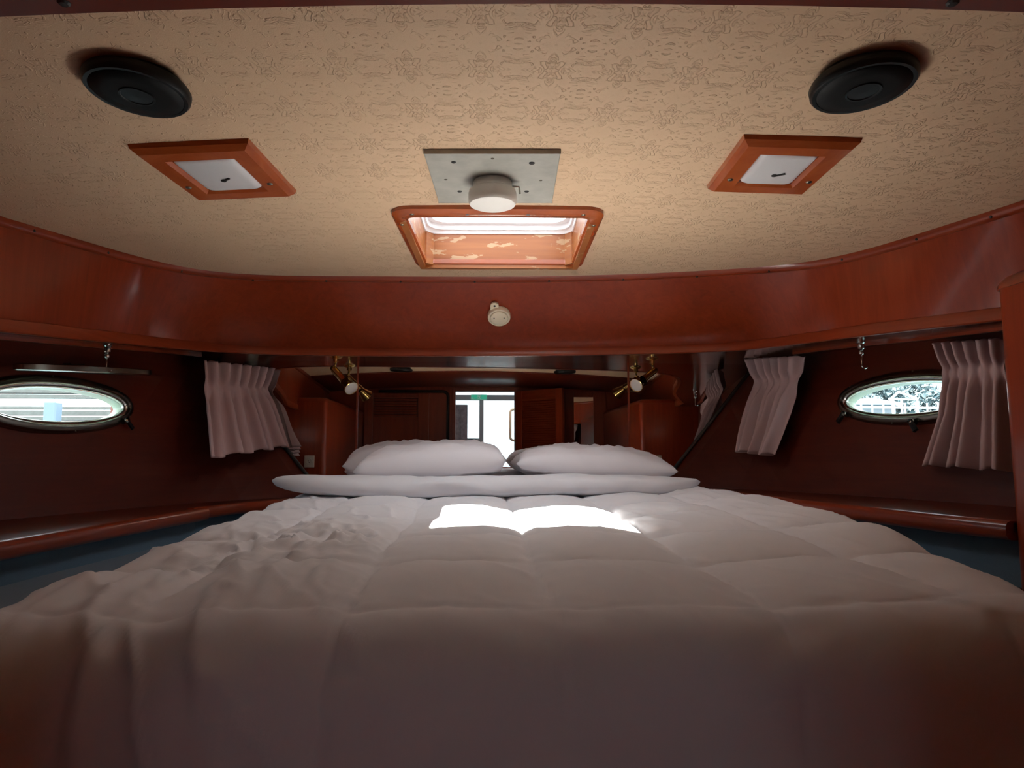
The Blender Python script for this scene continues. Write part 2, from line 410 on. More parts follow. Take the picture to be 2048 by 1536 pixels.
for i in range(K):
    b0 = E0[i] + OUT[i] * .004 + np.array([0, 0, .030]); t0 = E1[i] + np.array([0, 0, .012])
    rows.append([b0, b0 * .5 + t0 * .5, t0, t0 + OUT[i] * .02, (b0 + t0) * .5 + OUT[i] * .02, b0 + OUT[i] * .02])
sweep(bm, rows); sharp(obj('fascia_panel', bm, 'wood', fas))
bm = bmesh.new(); rows = []
for i in range(K):
    p = E0[i]; h_ = .036
    prof = [(0, .003), (.003, 0), (.02, 0), (.02, h_), (.002, h_), (0, h_ - .003)]
    rows.append([p + OUT[i] * (a + -.003) + np.array([0, 0, z]) for a, z in prof])
sweep(bm, rows); sharp(obj('lower_rail', bm, 'wood_h', fas))
bm = bmesh.new(); rows = []
for i in range(K):
    d = E0[i] - E1[i]; d[2] = min(d[2], -.1); d /= np.linalg.norm(d); nrm = np.cross(np.append(tan_[i], 0), d); nrm /= np.linalg.norm(nrm)
    if nrm @ OUT[i] > 0: nrm = -nrm
    p = E1[i] + np.array([0, 0, .002])
    rows.append([p + d * (a * 1.0) + nrm * b_ for a, b_ in [(-.012, -.006), (-.01, .010), (.004, .014), (.016, .012), (.024, .005), (.026, -.006)]])
sweep(bm, rows); tm = sharp(obj('top_moulding', bm, 'wood_h', fas))
for i in range(10, K - 8, 5):
    d = E0[i] - E1[i]; d /= np.linalg.norm(d); nrm = np.cross(np.append(tan_[i], 0), d)
    if nrm @ OUT[i] > 0: nrm = -nrm
    nrm /= np.linalg.norm(nrm); screw(E1[i] + d * .012 + nrm * .0125, nrm, tm, SCREWD, s=.9)
# soffit
def outer_pt(i):
    p = E0[i].copy()
    for s in range(200):
        q = p + OUT[i] * .01
        if q[1] > MIRY + .03 or abs(q[0] - CX) > hull_h(min(max(q[1], 0), 3.2), q[2]) + .03: break
        p = q
    return p
bm = bmesh.new(); rows = []
SOF = []
for i in range(K):
    a = E0[i] + OUT[i] * .012; o_ = outer_pt(i) + np.array([0, 0, 0.]); SOF.append(o_)
    rows.append([a + np.array([0, 0, .002]), o_ + np.array([0, 0, .002]), o_ + np.array([0, 0, .02]), a + np.array([0, 0, .02])])
sweep(bm, rows); sof = obj('wall_soffit', bm, 'soffit'); sharp(sof); tag(sof, 'glossy wooden underside of the overhead fascia', 'soffit', kind='structure')

# ---- wooden beam across the ceiling near the entrance
b1 = ceilpx(0, 31, .008); b2 = ceilpx(2048, 22, .008); u = (b2 - b1)[:2]; u /= np.linalg.norm(u); vdir = np.array([u[1], -u[0]])
bm = bmesh.new(); rows = []
for t in np.linspace(-.62, 2.15, 24):
    p = b1[:2] + u * t
    P = lambda o_, dz: (p[0] + vdir[0] * o_, p[1] + vdir[1] * o_, ceil_z(p[0] + vdir[0] * o_, p[1] + vdir[1] * o_) + dz)
    rows.append([P(0, .01), P(0, -.010), P(.006, -.014), P(.5, -.014), P(.96, -.014), P(.96, .01)])
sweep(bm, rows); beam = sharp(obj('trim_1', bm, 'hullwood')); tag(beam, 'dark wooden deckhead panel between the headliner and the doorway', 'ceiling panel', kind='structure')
for x in (128, 1905):
    P0 = ceilpx(x, 5, .014); screw(P0, (0, 0, -1), beam, SCREWD, s=2.0)

# ---- aft bulkhead with the doorway the camera stands in
DX0, DX1, DZT = -.232, .322, .586
bk = empty('wall_back', (CX, -.04, -1.2), 'dark wooden aft bulkhead around the doorway', 'wall'); bk['kind'] = 'structure'
bm = bmesh.new(); box(bm, (-1.75, -.07, -1.22), (DX0, -.03, .76)); box(bm, (DX1, -.07, -1.22), (1.85, -.03, .76)); box(bm, (DX0 - .001, -.07, DZT), (DX1 + .001, -.03, .76)); obj('bulkhead_panel', bm, 'darkwood', bk)
bm = bmesh.new()
box(bm, (DX0 - .035, -.08, -1.2), (DX0, -.015, DZT + .035), .004); box(bm, (DX1, -.08, -1.2), (DX1 + .035, -.015, DZT + .035), .004); box(bm, (DX0, -.08, DZT), (DX1, -.015, DZT + .035), .004)
obj('door_casing', bm, 'darkwood', bk)
bm = bmesh.new()
pts = [(DX0 - .07, -.018, -1.2), (DX0 - .07, -.018, .535)] + [(DX0 - .07 - .05 * (1 - math.cos(a)), -.018, .535 + .05 * math.sin(a)) for a in np.linspace(.2, math.pi / 2, 6)] + [(-.95, -.018, .585)]
tube(bm, pts, .014, 8); obj('edge_bead', bm, 'darkslot', bk, smooth=True)
# vented locker door on the left half
ld = empty('locker_door', (-.79, -.01, -.9), 'dark wooden locker door with a louvred vent, left of the doorway', 'door')
bm = bmesh.new(); box(bm, (-1.08, -.03, -.9), (-1.00, -.008, .566), .004); box(bm, (-.58, -.03, -.9), (-.48, -.008, .566), .004); box(bm, (-1.00, -.03, .525), (-.58, -.008, .566), .004); box(bm, (-1.00, -.03, -.9), (-.58, -.008, -.82), .004); obj('door_frame', bm, 'darkwood', ld)
bm = bmesh.new(); box(bm, (-1.0, -.03, -.82), (-.58, -.018, .527)); obj('door_panel', bm, 'darkwood', ld)
bm = bmesh.new(); box(bm, (-.20, -.004, -.010), (.20, .010, .010), .003, 1); 
LS = bpy.data.meshes.new('louvre_slat'); bm.to_mesh(LS); bm.free(); LS.materials.append(M['darkwood'])
bm = bmesh.new(); box(bm, (-.995, -.019, .345), (-.585, -.0165, .52)); obj('vent_shade_sheet', bm, 'darkslot', ld)  # dark sheet added as the shade behind the vent slats
for k in range(7): place('louvre_slat', LS, (-.79, -.014, .36 + k * .0245), Matrix.Rotation(-.5, 3, 'X'), ld)
# framed mirror door on the right half
md = empty('mirror_door', (.98, -.01, -.9), 'narrow locker door with an inset mirror right of the doorway', 'door')
bm = bmesh.new(); box(bm, (.80, -.03, -.9), (.885, -.006, .588), .004); box(bm, (1.07, -.03, -.9), (1.19, -.006, .588), .004); box(bm, (.885, -.03, .535), (1.07, -.006, .588), .004); box(bm, (.885, -.03, -.9), (1.07, -.006, -.45), .004); obj('door_frame', bm, 'darkwood', md)
bm = bmesh.new(); box(bm, (.885, -.026, -.45), (1.07, -.014, .54)); obj('mirror_glass', bm, 'mirror', md)
# louvred door standing open into the cabin
dr = empty('door_1', (.352, .0, -1.15), 'louvred mahogany door standing open into the cabin', 'door'); dr['kind'] = 'structure'
p0 = np.array([.345, .0]); p1 = np.array([.735, .385]); du = (p1 - p0); W_ = np.linalg.norm(du); du /= W_; dn = np.array([-du[1], du[0]])
def dpt(a, o_, z): return np.array([p0[0] + du[0] * a + dn[0] * o_, p0[1] + du[1] * a + dn[1] * o_, z])
AX = [np.append(du, 0), np.append(dn, 0), np.array([0, 0, 1.])]
def dbox(bm, a0, a1, z0, z1, t, bev=.003): obox(bm, dpt((a0 + a1) / 2, 0, (z0 + z1) / 2), AX, ((a1 - a0) / 2, t, (z1 - z0) / 2), bev)
for a0, a1 in ((0, .075), (W_ - .075, W_)):
    bm = bmesh.new(); dbox(bm, a0, a1, -1.12, .585, .016); obj('door_stile', bm, 'wood', dr)
for z0, z1 in ((-1.12, -1.0), (.50, .585), (-.38, -.30)):
    bm = bmesh.new(); dbox(bm, .075, W_ - .075, z0, z1, .015); obj('door_rail', bm, 'wood_h', dr)
bm = bmesh.new(); obox(bm, (0, 0, 0), [(1, 0, 0), (0, 1, 0), (0, 0, 1)], ((W_ - .15) / 2 + .004, .013, .0035), .001, 1)
LS2 = bpy.data.meshes.new('louvre_slat_long'); bm.to_mesh(LS2); bm.free(); LS2.materials.append(M['wood_h'])
RZ = Matrix((np.append(du, 0), np.append(dn, 0), (0, 0, 1))).transposed()
for z in np.concatenate([np.arange(-.285, .495, .021), np.arange(-.985, -.39, .021)]):
    place('louvre_slat', LS2, dpt(W_ / 2, 0, z), RZ @ Matrix.Rotation(.85, 3, 'X'), dr)
bm = bmesh.new(); lathe(bm, dpt(W_ - .04, .016, -.1), np.append(dn, 0), [(0, 0), (.012, 0), (.008, .02), (.02, .03), (.02, .045), (0, .05)], 16); obj('door_knob', bm, 'brass', dr, smooth=True)

# ---- floor
bm = bmesh.new(); box(bm, (-1.8, -.1, -1.26), (1.9, 3.3, -1.2)); fl = obj('floor', bm, 'wood_h'); tag(fl, 'wooden cabin floor around the berth', 'floor', kind='structure')

# ---- the compartment behind the doorway: walls, floor, glazed screen
bm = bmesh.new()
box(bm, (-1.3, -2.6, -1.26), (1.3, -.07, -1.2)); sfl = obj('floor_passage', bm, 'wood_h'); tag(sfl, 'wooden floor of the passage behind the doorway', 'floor', kind='structure')
bm = bmesh.new(); box(bm, (-1.35, -2.6, .98), (1.35, -.05, 1.04)); o = obj('ceiling_passage', bm, 'cream'); tag(o, 'cream deckhead over the passage behind the doorway', 'ceiling', kind='structure')
for s, nm in ((-1, 'wall_passage_left'), (1, 'wall_passage_right')):
    bm = bmesh.new(); box(bm, (s * 1.3 - .03, -2.6, -1.26), (s * 1.3 + .03, -.05, 1.0)); o = obj(nm, bm, 'darkwood'); tag(o, 'dark wooden side of the passage behind the doorway, ' + ('port hand' if s < 0 else 'starboard hand'), 'wall', kind='structure')
YS = -2.2
sc = empty('window_4', (0, YS, -1.2), 'grey framed glazed screen beyond the doorway, under the exit sign', 'window'); sc['kind'] = 'structure'
def sbox(name, x0, x1, z0, z1, t=.03, mat='greyframe', y=YS):
    bm = bmesh.new(); box(bm, (x0, y - t, z0), (x1, y + t, z1), .004); return obj(name, bm, mat, sc)
sbox('head_bar', -1.28, 1.28, .675, .74, mat='greyframe'); sbox('mullion', -.012, .042, -1.2, .675); sbox('mullion', -.37, -.32, -1.2, .96); sbox('mullion', .46, .51, -1.2, .96)
sbox('transom_bar', -.32, -.012, .145, .195); sbox('top_bar', -1.28, 1.28, .87, .98)
sbox('side_panel', -1.28, -.37, -1.2, .96, .02, 'darkwood'); sbox('side_panel', .51, 1.28, -1.2, .96, .02, 'darkwood'); sbox('low_panel', -.37, .51, -1.2, -.16, .02, 'darkwood')
bm = bmesh.new(); box(bm, (-.37, YS - .004, -.16), (.51, YS + .004, .87)); obj('pane', bm, 'tintglass', sc)
cl = empty('grey_screen_panel', (-.30, -1.95, -1.2), 'grey upright slatted panel seen through the doorway', 'panel')
bm = bmesh.new(); box(bm, (-.60, -1.97, -1.2), (-.155, -1.94, .60), .006); obj('panel_board', bm, 'greycloth', cl)
for k in range(5):
    bm = bmesh.new(); box(bm, (-.59 + k * .088, -1.94, -1.15), (-.59 + k * .088 + .07, -1.928, .57), .004); obj('slat', bm, 'greycloth', cl)
# exit sign
xs_ = empty('exit_sign', (-.02, YS + .05, .68), 'green running-man exit sign on the bar above the glazed screen', 'sign')
bm = bmesh.new(); box(bm, (-.118, YS + .03, .678), (.085, YS + .052, .742), .003); obj('sign_board', bm, 'green', xs_)
bm = bmesh.new(); zc = .71; yy = YS + .0525
def flat(a, b_, w): 
    a = np.array(a); b_ = np.array(b_); d = b_ - a; L = np.linalg.norm(d); d /= L; n = np.array([-d[1], d[0]])
    obox(bm, (-.016 + (a[0] + b_[0]) / 2, yy, zc + (a[1] + b_[1]) / 2), [(d[0], 0, d[1]), (0, 1, 0), (n[0], 0, n[1])], (L / 2, .0015, w))
flat((-.02, .027), (.022, .027), .002); flat((-.02, -.028), (-.02, .027), .002); flat((.022, -.028), (.022, .027), .002)
flat((.0, .012), (.004, -.004), .0045); flat((.004, -.004), (-.008, -.022), .003); flat((.004, -.004), (.014, -.02), .003); flat((.002, .01), (-.012, .002), .0025); flat((.002, .01), (.014, .006), .0025)
lathe(bm, (-.016 + .001, yy - .001, zc + .02), (0, 1, 0), [(0, 0), (.0045, 0), (.0045, .003), (0, .003)], 10)
obj('pictogram', bm, 'signwhite', xs_)
bm = bmesh.new(); flat((-.085, -.014), (-.045, -.014), .002); flat((-.085, -.014), (-.072, -.004), .002); flat((-.085, -.014), (-.072, -.024), .002); obj('arrow', bm, 'signwhite', xs_)
bm = bmesh.new()
for a, b_ in (((-.1, .0305), (.099, .0305)), ((-.1, -.0305), (.099, -.0305)), ((-.1, -.0305), (-.1, .0305)), ((.099, -.0305), (.099, .0305))): flat(a, b_, .0015)
obj('sign_border', bm, 'signwhite', xs_)
# grab handle beside the steps
gh = empty('grab_handle', (.33, -.42, .1), 'cream D-shaped grab handle beside the doorway', 'handle')
bm = bmesh.new(); pts = [(.40, -.42, .135), (.335, -.42, .135)] + [(.335 - .035 * math.sin(a), -.42, .17 - .035 * math.cos(a)) for a in np.linspace(.3, 1.57, 5)] + [(.30, -.42, .41)] + [(.335 - .035 * math.cos(a), -.42, .41 + .035 * math.sin(a)) for a in np.linspace(.3, 1.57, 5)] + [(.40, -.42, .445)]
tube(bm, pts, .012, 10); obj('handle_bar', bm, 'cream', gh, smooth=True)
bm = bmesh.new(); box(bm, (.39, -.46, .09), (.47, -.38, .49), .006); obj('handle_post', bm, 'darkwood', gh)
bm = bmesh.new(); box(bm, (.40, -.45, -1.2), (.46, -.39, .092), .004); obj('post_foot', bm, 'darkwood', gh)

# ================================================================== HATCH (window_1)
ht = empty('window_1', (HC[0], HC[1], HC[2]), 'overhead deck hatch with a rounded varnished wooden trim', 'hatch'); ht['kind'] = 'structure'
def ring(bm, outer, inner, z0, z1, bev=0.0):
    """flat ring between two rounded rectangles (half sizes, radius), following the ceiling"""
    o_ = rrect(0, 0, *outer); i_ = rrect(0, 0, *inner)
    def cz_(u, v, dz):
        p = hloc(u, v, 0); return (p[0], p[1], ceil_z(p[0], p[1]) + dz)
    rows = []
    for (a, b_) in zip(o_, i_):
        a = np.array(a); b_ = np.array(b_); d = (b_ - a); 
        m1 = a + d * .18; m2 = b_ - d * .12
        rows.append([cz_(*a, z0), cz_(*a, z1 + .006), cz_(*m1, z1), cz_(*m2, z1), cz_(*b_, z1 + .005), cz_(*b_, z0)])
    loft(bm, rows, close_u=True, close_v=True)
bm = bmesh.new(); ring(bm, (hx, hy, .055), (OX - .006, OY - .006, .028), .004, -.016); tr = sharp(obj('hatch_trim', bm, 'teak', ht))
for (u, v) in [(-.24, -.292), (-.085, -.292), (.085, -.292), (.24, -.292), (-.19, .295), (-.06, .295), (.07, .295), (.2, .295), (-.281, -.2), (-.281, -.04), (-.281, .11), (-.281, .24), (.281, -.2), (.281, -.04), (.281, .11), (.281, .24)]:
    p = hloc(u, v, 0); screw((p[0], p[1], ceil_z(p[0], p[1]) - .0155), (0, 0, -1), tr, s=1.5)
CT = HC[2] + .105                                              # top of the wooden coaming
for nm, (u0, v0, u1, v1) in {'front': (-OX, OY, OX, OY + .02), 'back': (-OX, -OY - .02, OX, -OY), 'l': (-OX - .02, -OY - .02, -OX, OY + .02), 'r': (OX, -OY - .02, OX + .02, OY + .02)}.items():
    bm = bmesh.new(); sweep(bm, [[hloc(u, v, z) for u, v in ((u0, v0), (u1, v0), (u1, v1), (u0, v1))] for z in (HC[2] - .02, CT)]); obj('coaming_board', bm, 'worn', ht)
for su in (-1, 1):
    bm = bmesh.new(); sweep(bm, [[hloc(su * (OX - a), OY - b_, z) for a, b_ in ((0, 0), (.028, 0), (.028, .006), (.006, .03), (0, .03))] for z in (HC[2] - .01, CT)]); obj('corner_post', bm, 'worn', ht)
bm = bmesh.new()
o_ = rrect(0, 0, OX + .03, OY + .03, .04); 
rows = []
for ro, z in (((OX + .03, OY + .03, .04), CT), ((OX - .004, OY - .004, .05), CT), ((OX - .008, OY - .008, .055), CT + .012), ((OX - .014, OY - .014, .06), CT + .012), ((OX - .016, OY - .016, .06), CT + .03), ((OX - .03, OY - .03, .06), CT + .032), ((OX - .03, OY - .03, .06), CT + .045), ((OX + .03, OY + .03, .04), CT + .045)):
    rows.append([hloc(u, v, z) for u, v in rrect(0, 0, *ro)])
loft(bm, rows, close_u=True, close_v=True); sharp(obj('metal_frame', bm, 'alu', ht))
bm = bmesh.new(); sweep(bm, [[hloc(u, v, z) for u, v in rrect(0, 0, OX - .025, OY - .025, .06)] for z in (CT + .036, CT + .044)]); obj('pane', bm, 'glass', ht)

# ================================================================== PORTS (window_2, window_3)
def ring_on(bm, fr, a, b_, prof):
    """prof: (radial offset, height off the wall) closed profile"""
    c, e1, e2, n = fr; rows = []
    for k in range(72):
        t = 2 * math.pi * k / 72; ct, st = math.cos(t), math.sin(t)
        base = c + e1 * (a * ct) + e2 * (b_ * st)
        r = e1 * (ct / a) + e2 * (st / b_); r /= np.linalg.norm(r)
        rows.append([base + r * p + n * h_ for p, h_ in prof])
    loft(bm, rows, close_u=True, close_v=True)
for side, nm in ((-1, 'window_2'), (1, 'window_3')):
    fr = PORTS[side]; c, e1, e2, n = fr
    w = empty(nm, c - e2 * .1, 'oval port in the left hull side with its sash hooked up open' if side < 0 else 'oval port in the right hull side half behind a curtain', 'porthole'); w['kind'] = 'structure'
    bm = bmesh.new(); ring_on(bm, fr, A_P, B_P, [(-.004, -.02), (-.004, .014), (.002, .02), (.018, .018), (.026, .008), (.028, -.004)]); sharp(obj('port_ring', bm, 'portring', w), 50)
    bm = bmesh.new(); ring_on(bm, fr, A_P - .012, B_P - .012, [(-.002, -.005), (-.002, .006), (.004, .012), (.012, .012), (.012, -.005)]); sharp(obj('inner_ring', bm, 'chrome', w), 50)
    bm = bmesh.new(); ring_on(bm, fr, A_P - .004, B_P - .004, [(-.009, -.042), (-.009, -.006), (.006, -.004), (.006, -.042)]); sharp(obj('spigot', bm, 'paleframe', w), 50)
    bm = bmesh.new(); sweep(bm, [oval(c, e1, e2, n, A_P - .012, B_P - .012, o_) for o_ in (-.036, -.031)]); obj('pane', bm, 'glass', w)
    for t, s_ in (((.50, 1), (-.56, -1)) if side < 0 else ((.50, 1), (-.12, -1))):
        q = c + e1 * (A_P * t * 1.75) - e2 * (B_P * math.sqrt(max(0, 1 - min(.98, (t * 1.75) ** 2))) + .022) + n * .012
        dg = bmesh.new(); lathe(dg, q, n, [(0, 0), (.010, 0), (.008, .012), (.011, .014), (.011, .022), (0, .024)], 14); d_ = obj('port_dog', dg, 'portring', w, smooth=True)
        dg = bmesh.new(); dirv = -e2 * .8 + e1 * (.6 * s_); obox(dg, q + n * .019 + dirv * .016, [dirv, np.cross(n, dirv), n], (.022, .007, .004), .002); obj('wing', dg, 'black', d_)
    for k in range(6):
        t = math.pi * (k / 6 * 2 + .2); q = c + e1 * (A_P + .020) * math.cos(t) + e2 * (B_P + .020) * math.sin(t) + n * .017
        screw(q, n, w, s=.8)
    if side < 0:
        # the sash, swung up and held level by the hook
        hz = c + e2 * (B_P + .02) + n * .03
        iy = e1; inw = np.array([-side * 1.0, 0, 0]) - iy * (np.array([-side, 0, 0]) @ iy); inw /= np.linalg.norm(inw); up = np.array([0, 0, 1.])
        e1 = hullpx(270, 742) - hullpx(30, 730); e1 /= np.linalg.norm(e1); inw = inw - e1 * (inw @ e1); inw /= np.linalg.norm(inw)
        hz = hullpx(148, 736, .012); ctr = hz + inw * .10
        tow = -ctr / np.linalg.norm(ctr); tow = tow - e1 * (tow @ e1); tow /= np.linalg.norm(tow); up = np.cross(e1, tow); up *= 1 if up[2] > 0 else -1
        inw = tow * math.cos(.06) + up * math.sin(.06); up = np.cross(e1, inw); up *= 1 if up[2] > 0 else -1
        hk = atY(215, 740, 2.33) - hz; ka, kb = hk @ e1, hk @ inw; hd = max(.035, (kb - .008) / (1 + math.sqrt(1 - (ka / A_P) ** 2))); ctr = hz + inw * (hd + .008) + up * (hk @ up)
        bm = bmesh.new(); ring_on(bm, (ctr, e1, inw, up), A_P + .0, hd, [(-.022, -.009), (-.022, .009), (-.004, .011), (.004, .008), (.004, -.008), (-.004, -.011)]); sa = sharp(obj('open_sash', bm, 'portring', w), 50)
        bm = bmesh.new(); sweep(bm, [oval(ctr, e1, inw, up, A_P - .02, hd - .02, o_) for o_ in (-.003, .003)]); obj('sash_pane', bm, 'glass', sa)
        bm = bmesh.new(); obox(bm, hz, [e1, inw, up], (.03, .012, .012), .003); obj('hinge', bm, 'portring', w)

# ================================================================== MIRROR HEADBOARD
def mir_x(side, z): return CX + side * (hull_h(MIRY, z) + .004)
mr = empty('headboard_mirror', (CX, MIRY, -.25), 'large wall mirror in three panels behind the pillows', 'mirror')
zt = .433; zb = -.25
SEAM = [(716 - VX) / F * MIRY, (1260 - VX) / F * MIRY]
def mpanel(poly):
    bm = bmesh.new(); sweep(bm, [[(x, y, z) for x, z in poly] for y in (MIRY, MIRY + .018)]); return obj('mirror_panel', bm, 'mirror', mr)
mpanel([(mir_x(-1, zb), zb), (SEAM[0] - .004, zb), (SEAM[0] - .004, zt), (mir_x(-1, zt), zt)])
mpanel([(SEAM[0] + .004, zb), (SEAM[1] - .004, zb), (SEAM[1] - .004, zt), (SEAM[0] + .004, zt)])
mpanel([(SEAM[1] + .004, zb), (mir_x(1, zb), zb), (mir_x(1, zt), zt), (SEAM[1] + .004, zt)])
for s_ in SEAM:
    bm = bmesh.new(); box(bm, (s_ - .0045, MIRY - .001, zb), (s_ + .0045, MIRY + .018, zt)); obj('joint_strip', bm, 'darkwood', mr)
for side in (-1, 1):
    bm = bmesh.new(); tube(bm, [(mir_x(side, z) - side * .008, MIRY - .006, z) for z in (zb, 0, zt)], .007, 8); obj('edge_strip', bm, 'darkslot', mr)

# ================================================================== LOCKERS, LEDGES, BERTH
def locker(side, lab):
    x0 = 1.165 if side > 0 else -1.085; yf = 1.475 if side > 0 else 1.50; zt_ = .400
    t = empty('hanging_locker', (CX + side * 1.3, .75, -.36), lab, 'locker')
    bm = bmesh.new(); rows = []
    r = .035
    SE = sorted([tuple(p) for p in (E0[:24] if side < 0 else E0[-24:])], key=lambda p: p[1])
    fx = lambda y: float(np.interp(y, [p[1] for p in SE], [p[0] for p in SE])) + side * .004      # face of the fascia
    fz = lambda y: float(np.interp(y, [p[1] for p in SE], [p[2] for p in SE])) + .001             # underside of the soffit
    def plan(z, ins=0.0, upper=False):
        X = lambda d: x0 + side * d
        c_ = [(X(ins + r - r * math.cos(a)), yf - ins - r + r * math.sin(a)) for a in np.linspace(0, math.pi / 2, 7)]
        xo = lambda y: fx(y) if upper else CX + side * max(hull_h(y, z) + .004, side * (x0 - CX) + .06)
        return [(X(ins), .0)] + c_ + [(xo(yf), yf - ins), (xo(.75), .75), (xo(0.), .0)]
    for z in (-.36, -.2, 0): rows.append([(x, y, z) for x, y in plan(z)])
    rows.append([(x, y, fz(y)) for x, y in plan(.33)]); rows.append([(x, y, fz(y) + .0005) for x, y in plan(.33, 0, True)])
    rows.append([(x, y, zt_ - .03) for x, y in plan(zt_, 0, True)])
    sweep(bm, rows); bd = sharp(obj('locker_body', bm, 'wood', t), 30)
    bm = bmesh.new(); rows = []
    for dz, ins in ((-.032, -.003), (-.024, -.003), (-.014, .002), (-.006, .009), (0, .022)): rows.append([(x, y, zt_ + dz) for x, y in plan(zt_ + dz, ins, True)])
    sweep(bm, rows); sharp(obj('top_cap', bm, 'wood_h', t), 30)
    # outlet on the forward face
    xo = x0 + side * .115; zo = -.052
    s = empty('power_outlet', (xo, yf, zo - .04), 'small white power outlet on the front of the ' + ('left' if side < 0 else 'right') + ' locker', 'outlet')
    bm = bmesh.new(); box(bm, (xo - .035, yf - .001, zo - .042), (xo + .035, yf + .008, zo + .042), .003); obj('cover_plate', bm, 'socket', s)
    bm = bmesh.new(); lathe(bm, (xo, yf + .006, zo), (0, 1, 0), [(0, 0), (.022, 0), (.022, .004), (.018, .005), (.016, .003), (0, .003)], 24); obj('socket_face', bm, 'socket', s)
    for dx, dz in ((-.006, .004), (.006, .004), (0, -.008)):
        bm = bmesh.new(); box(bm, (xo + dx - .0015, yf + .008, zo + dz - .004), (xo + dx + .0015, yf + .0115, zo + dz + .004)); obj('slot', bm, 'darkslot', s)
    return t
locker(1, 'tall mahogany locker with rounded corner beside the port curtain'); locker(-1, 'tall mahogany locker aft of the opened port')

ZL = {-1: -.19, 1: -.15}
def ledge(side, front, lab, group=None):
    """front: plan polyline of the ledge's front edge (x, y)"""
    zt_ = ZL[side]; t = empty('side_ledge', (front[0][0], front[0][1], zt_ - .05), lab, 'shelf')
    bm = bmesh.new(); rows = []
    for x, y in front:
        xo = CX + side * (hull_h(y, zt_) + .002)
        rows.append([(x, y, zt_), (xo, y, zt_), (xo, y, zt_ - .02), (x, y, zt_ - .02)])
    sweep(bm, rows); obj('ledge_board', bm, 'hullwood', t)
    return t
def nosing(t, pts, side, mat='wood_h', r=.019, h=.036):
    bm = bmesh.new(); rows = []
    for x, y in pts:
        prof = [(.012, .004), (-.006, .004), (-.014, 0), (-.018, -.008), (-.018, -.026), (-.014, -.034), (-.006, -.038), (.012, -.038)]
        rows.append([(x + side * a, y, ZL[side] + z) for a, z in prof])
    sweep(bm, rows); return sharp(obj('nosing', bm, mat, t), 50)
def dens(pl, n=6):
    out = []
    for (xa, ya), (xb, yb) in zip(pl, pl[1:]): out += [(xa + (xb - xa) * k / n, ya + (yb - ya) * k / n) for k in range(n)]
    return out + [pl[-1]]
FL = dens([(-1.035, 1.495), (-1.03, 1.57), (-1.0, 1.95), (-.955, 2.45)])
FL2 = dens([(-1.0, 2.448), (-.93, 2.68), (-.80, 2.95), (-.655, 3.183)])
l1 = ledge(-1, FL, 'mahogany side ledge with rounded nosing below the opened port'); nosing(l1, FL, -1)
l2 = ledge(-1, FL2, 'short forward ledge section beside the pillows below the left curtain'); nosing(l2, FL2, -1)
FR = dens([(1.168, 1.466), (1.125, 1.62), (1.065, 1.95), (1.01, 2.25)])
FR2 = dens([(1.03, 2.248), (.985, 2.6), (.90, 2.87), (.76, 3.183)])
l3 = ledge(1, FR, 'mahogany side ledge with rounded nosing ending at the tall locker'); nosing(l3, FR, 1)
l4 = ledge(1, FR2, 'short forward ledge section beside the pillows below the pleated right curtain'); nosing(l4, FR2, 1)
for t, pl, s in ((l1, FL, -1), (l2, FL2, -1), (l3, FR, 1), (l4, FR2, 1)):
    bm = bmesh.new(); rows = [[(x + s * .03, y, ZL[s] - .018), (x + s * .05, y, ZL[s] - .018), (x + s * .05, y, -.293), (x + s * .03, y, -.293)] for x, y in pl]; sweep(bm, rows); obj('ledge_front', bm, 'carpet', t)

bed = empty('bed', (.05, 1.9, -1.2), 'island berth with a padded mattress under the white duvet', 'bed')
bm = bmesh.new(); rows = [[(CX - w, y, -1.2), (CX + w, y, -1.2), (CX + w, y, -.292), (CX - w, y, -.292)] for y, w in ((.88, .60), (1.6, .60), (2.6, .56), (3.18, .50))]; sweep(bm, rows); obj('berth_base', bm, 'wood', bed)
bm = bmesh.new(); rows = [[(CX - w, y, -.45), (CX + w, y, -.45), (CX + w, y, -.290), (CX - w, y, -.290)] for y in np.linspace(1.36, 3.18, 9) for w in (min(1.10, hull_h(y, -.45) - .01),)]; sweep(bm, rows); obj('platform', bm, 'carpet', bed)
bm = bmesh.new(); rows = [[(CX + .02 + a * w, y, z) for a, z in ((-1, -.291), (1, -.291), (1, -.26), (.96, -.242), (.88, -.235), (-.88, -.235), (-.96, -.242), (-1, -.26))] for y in np.linspace(.88, 3.17, 12) for w in (min(.66, hull_h(y, -.34) - .085),)]; sweep(bm, rows); sharp(obj('mattress', bm, 'mattress', bed))

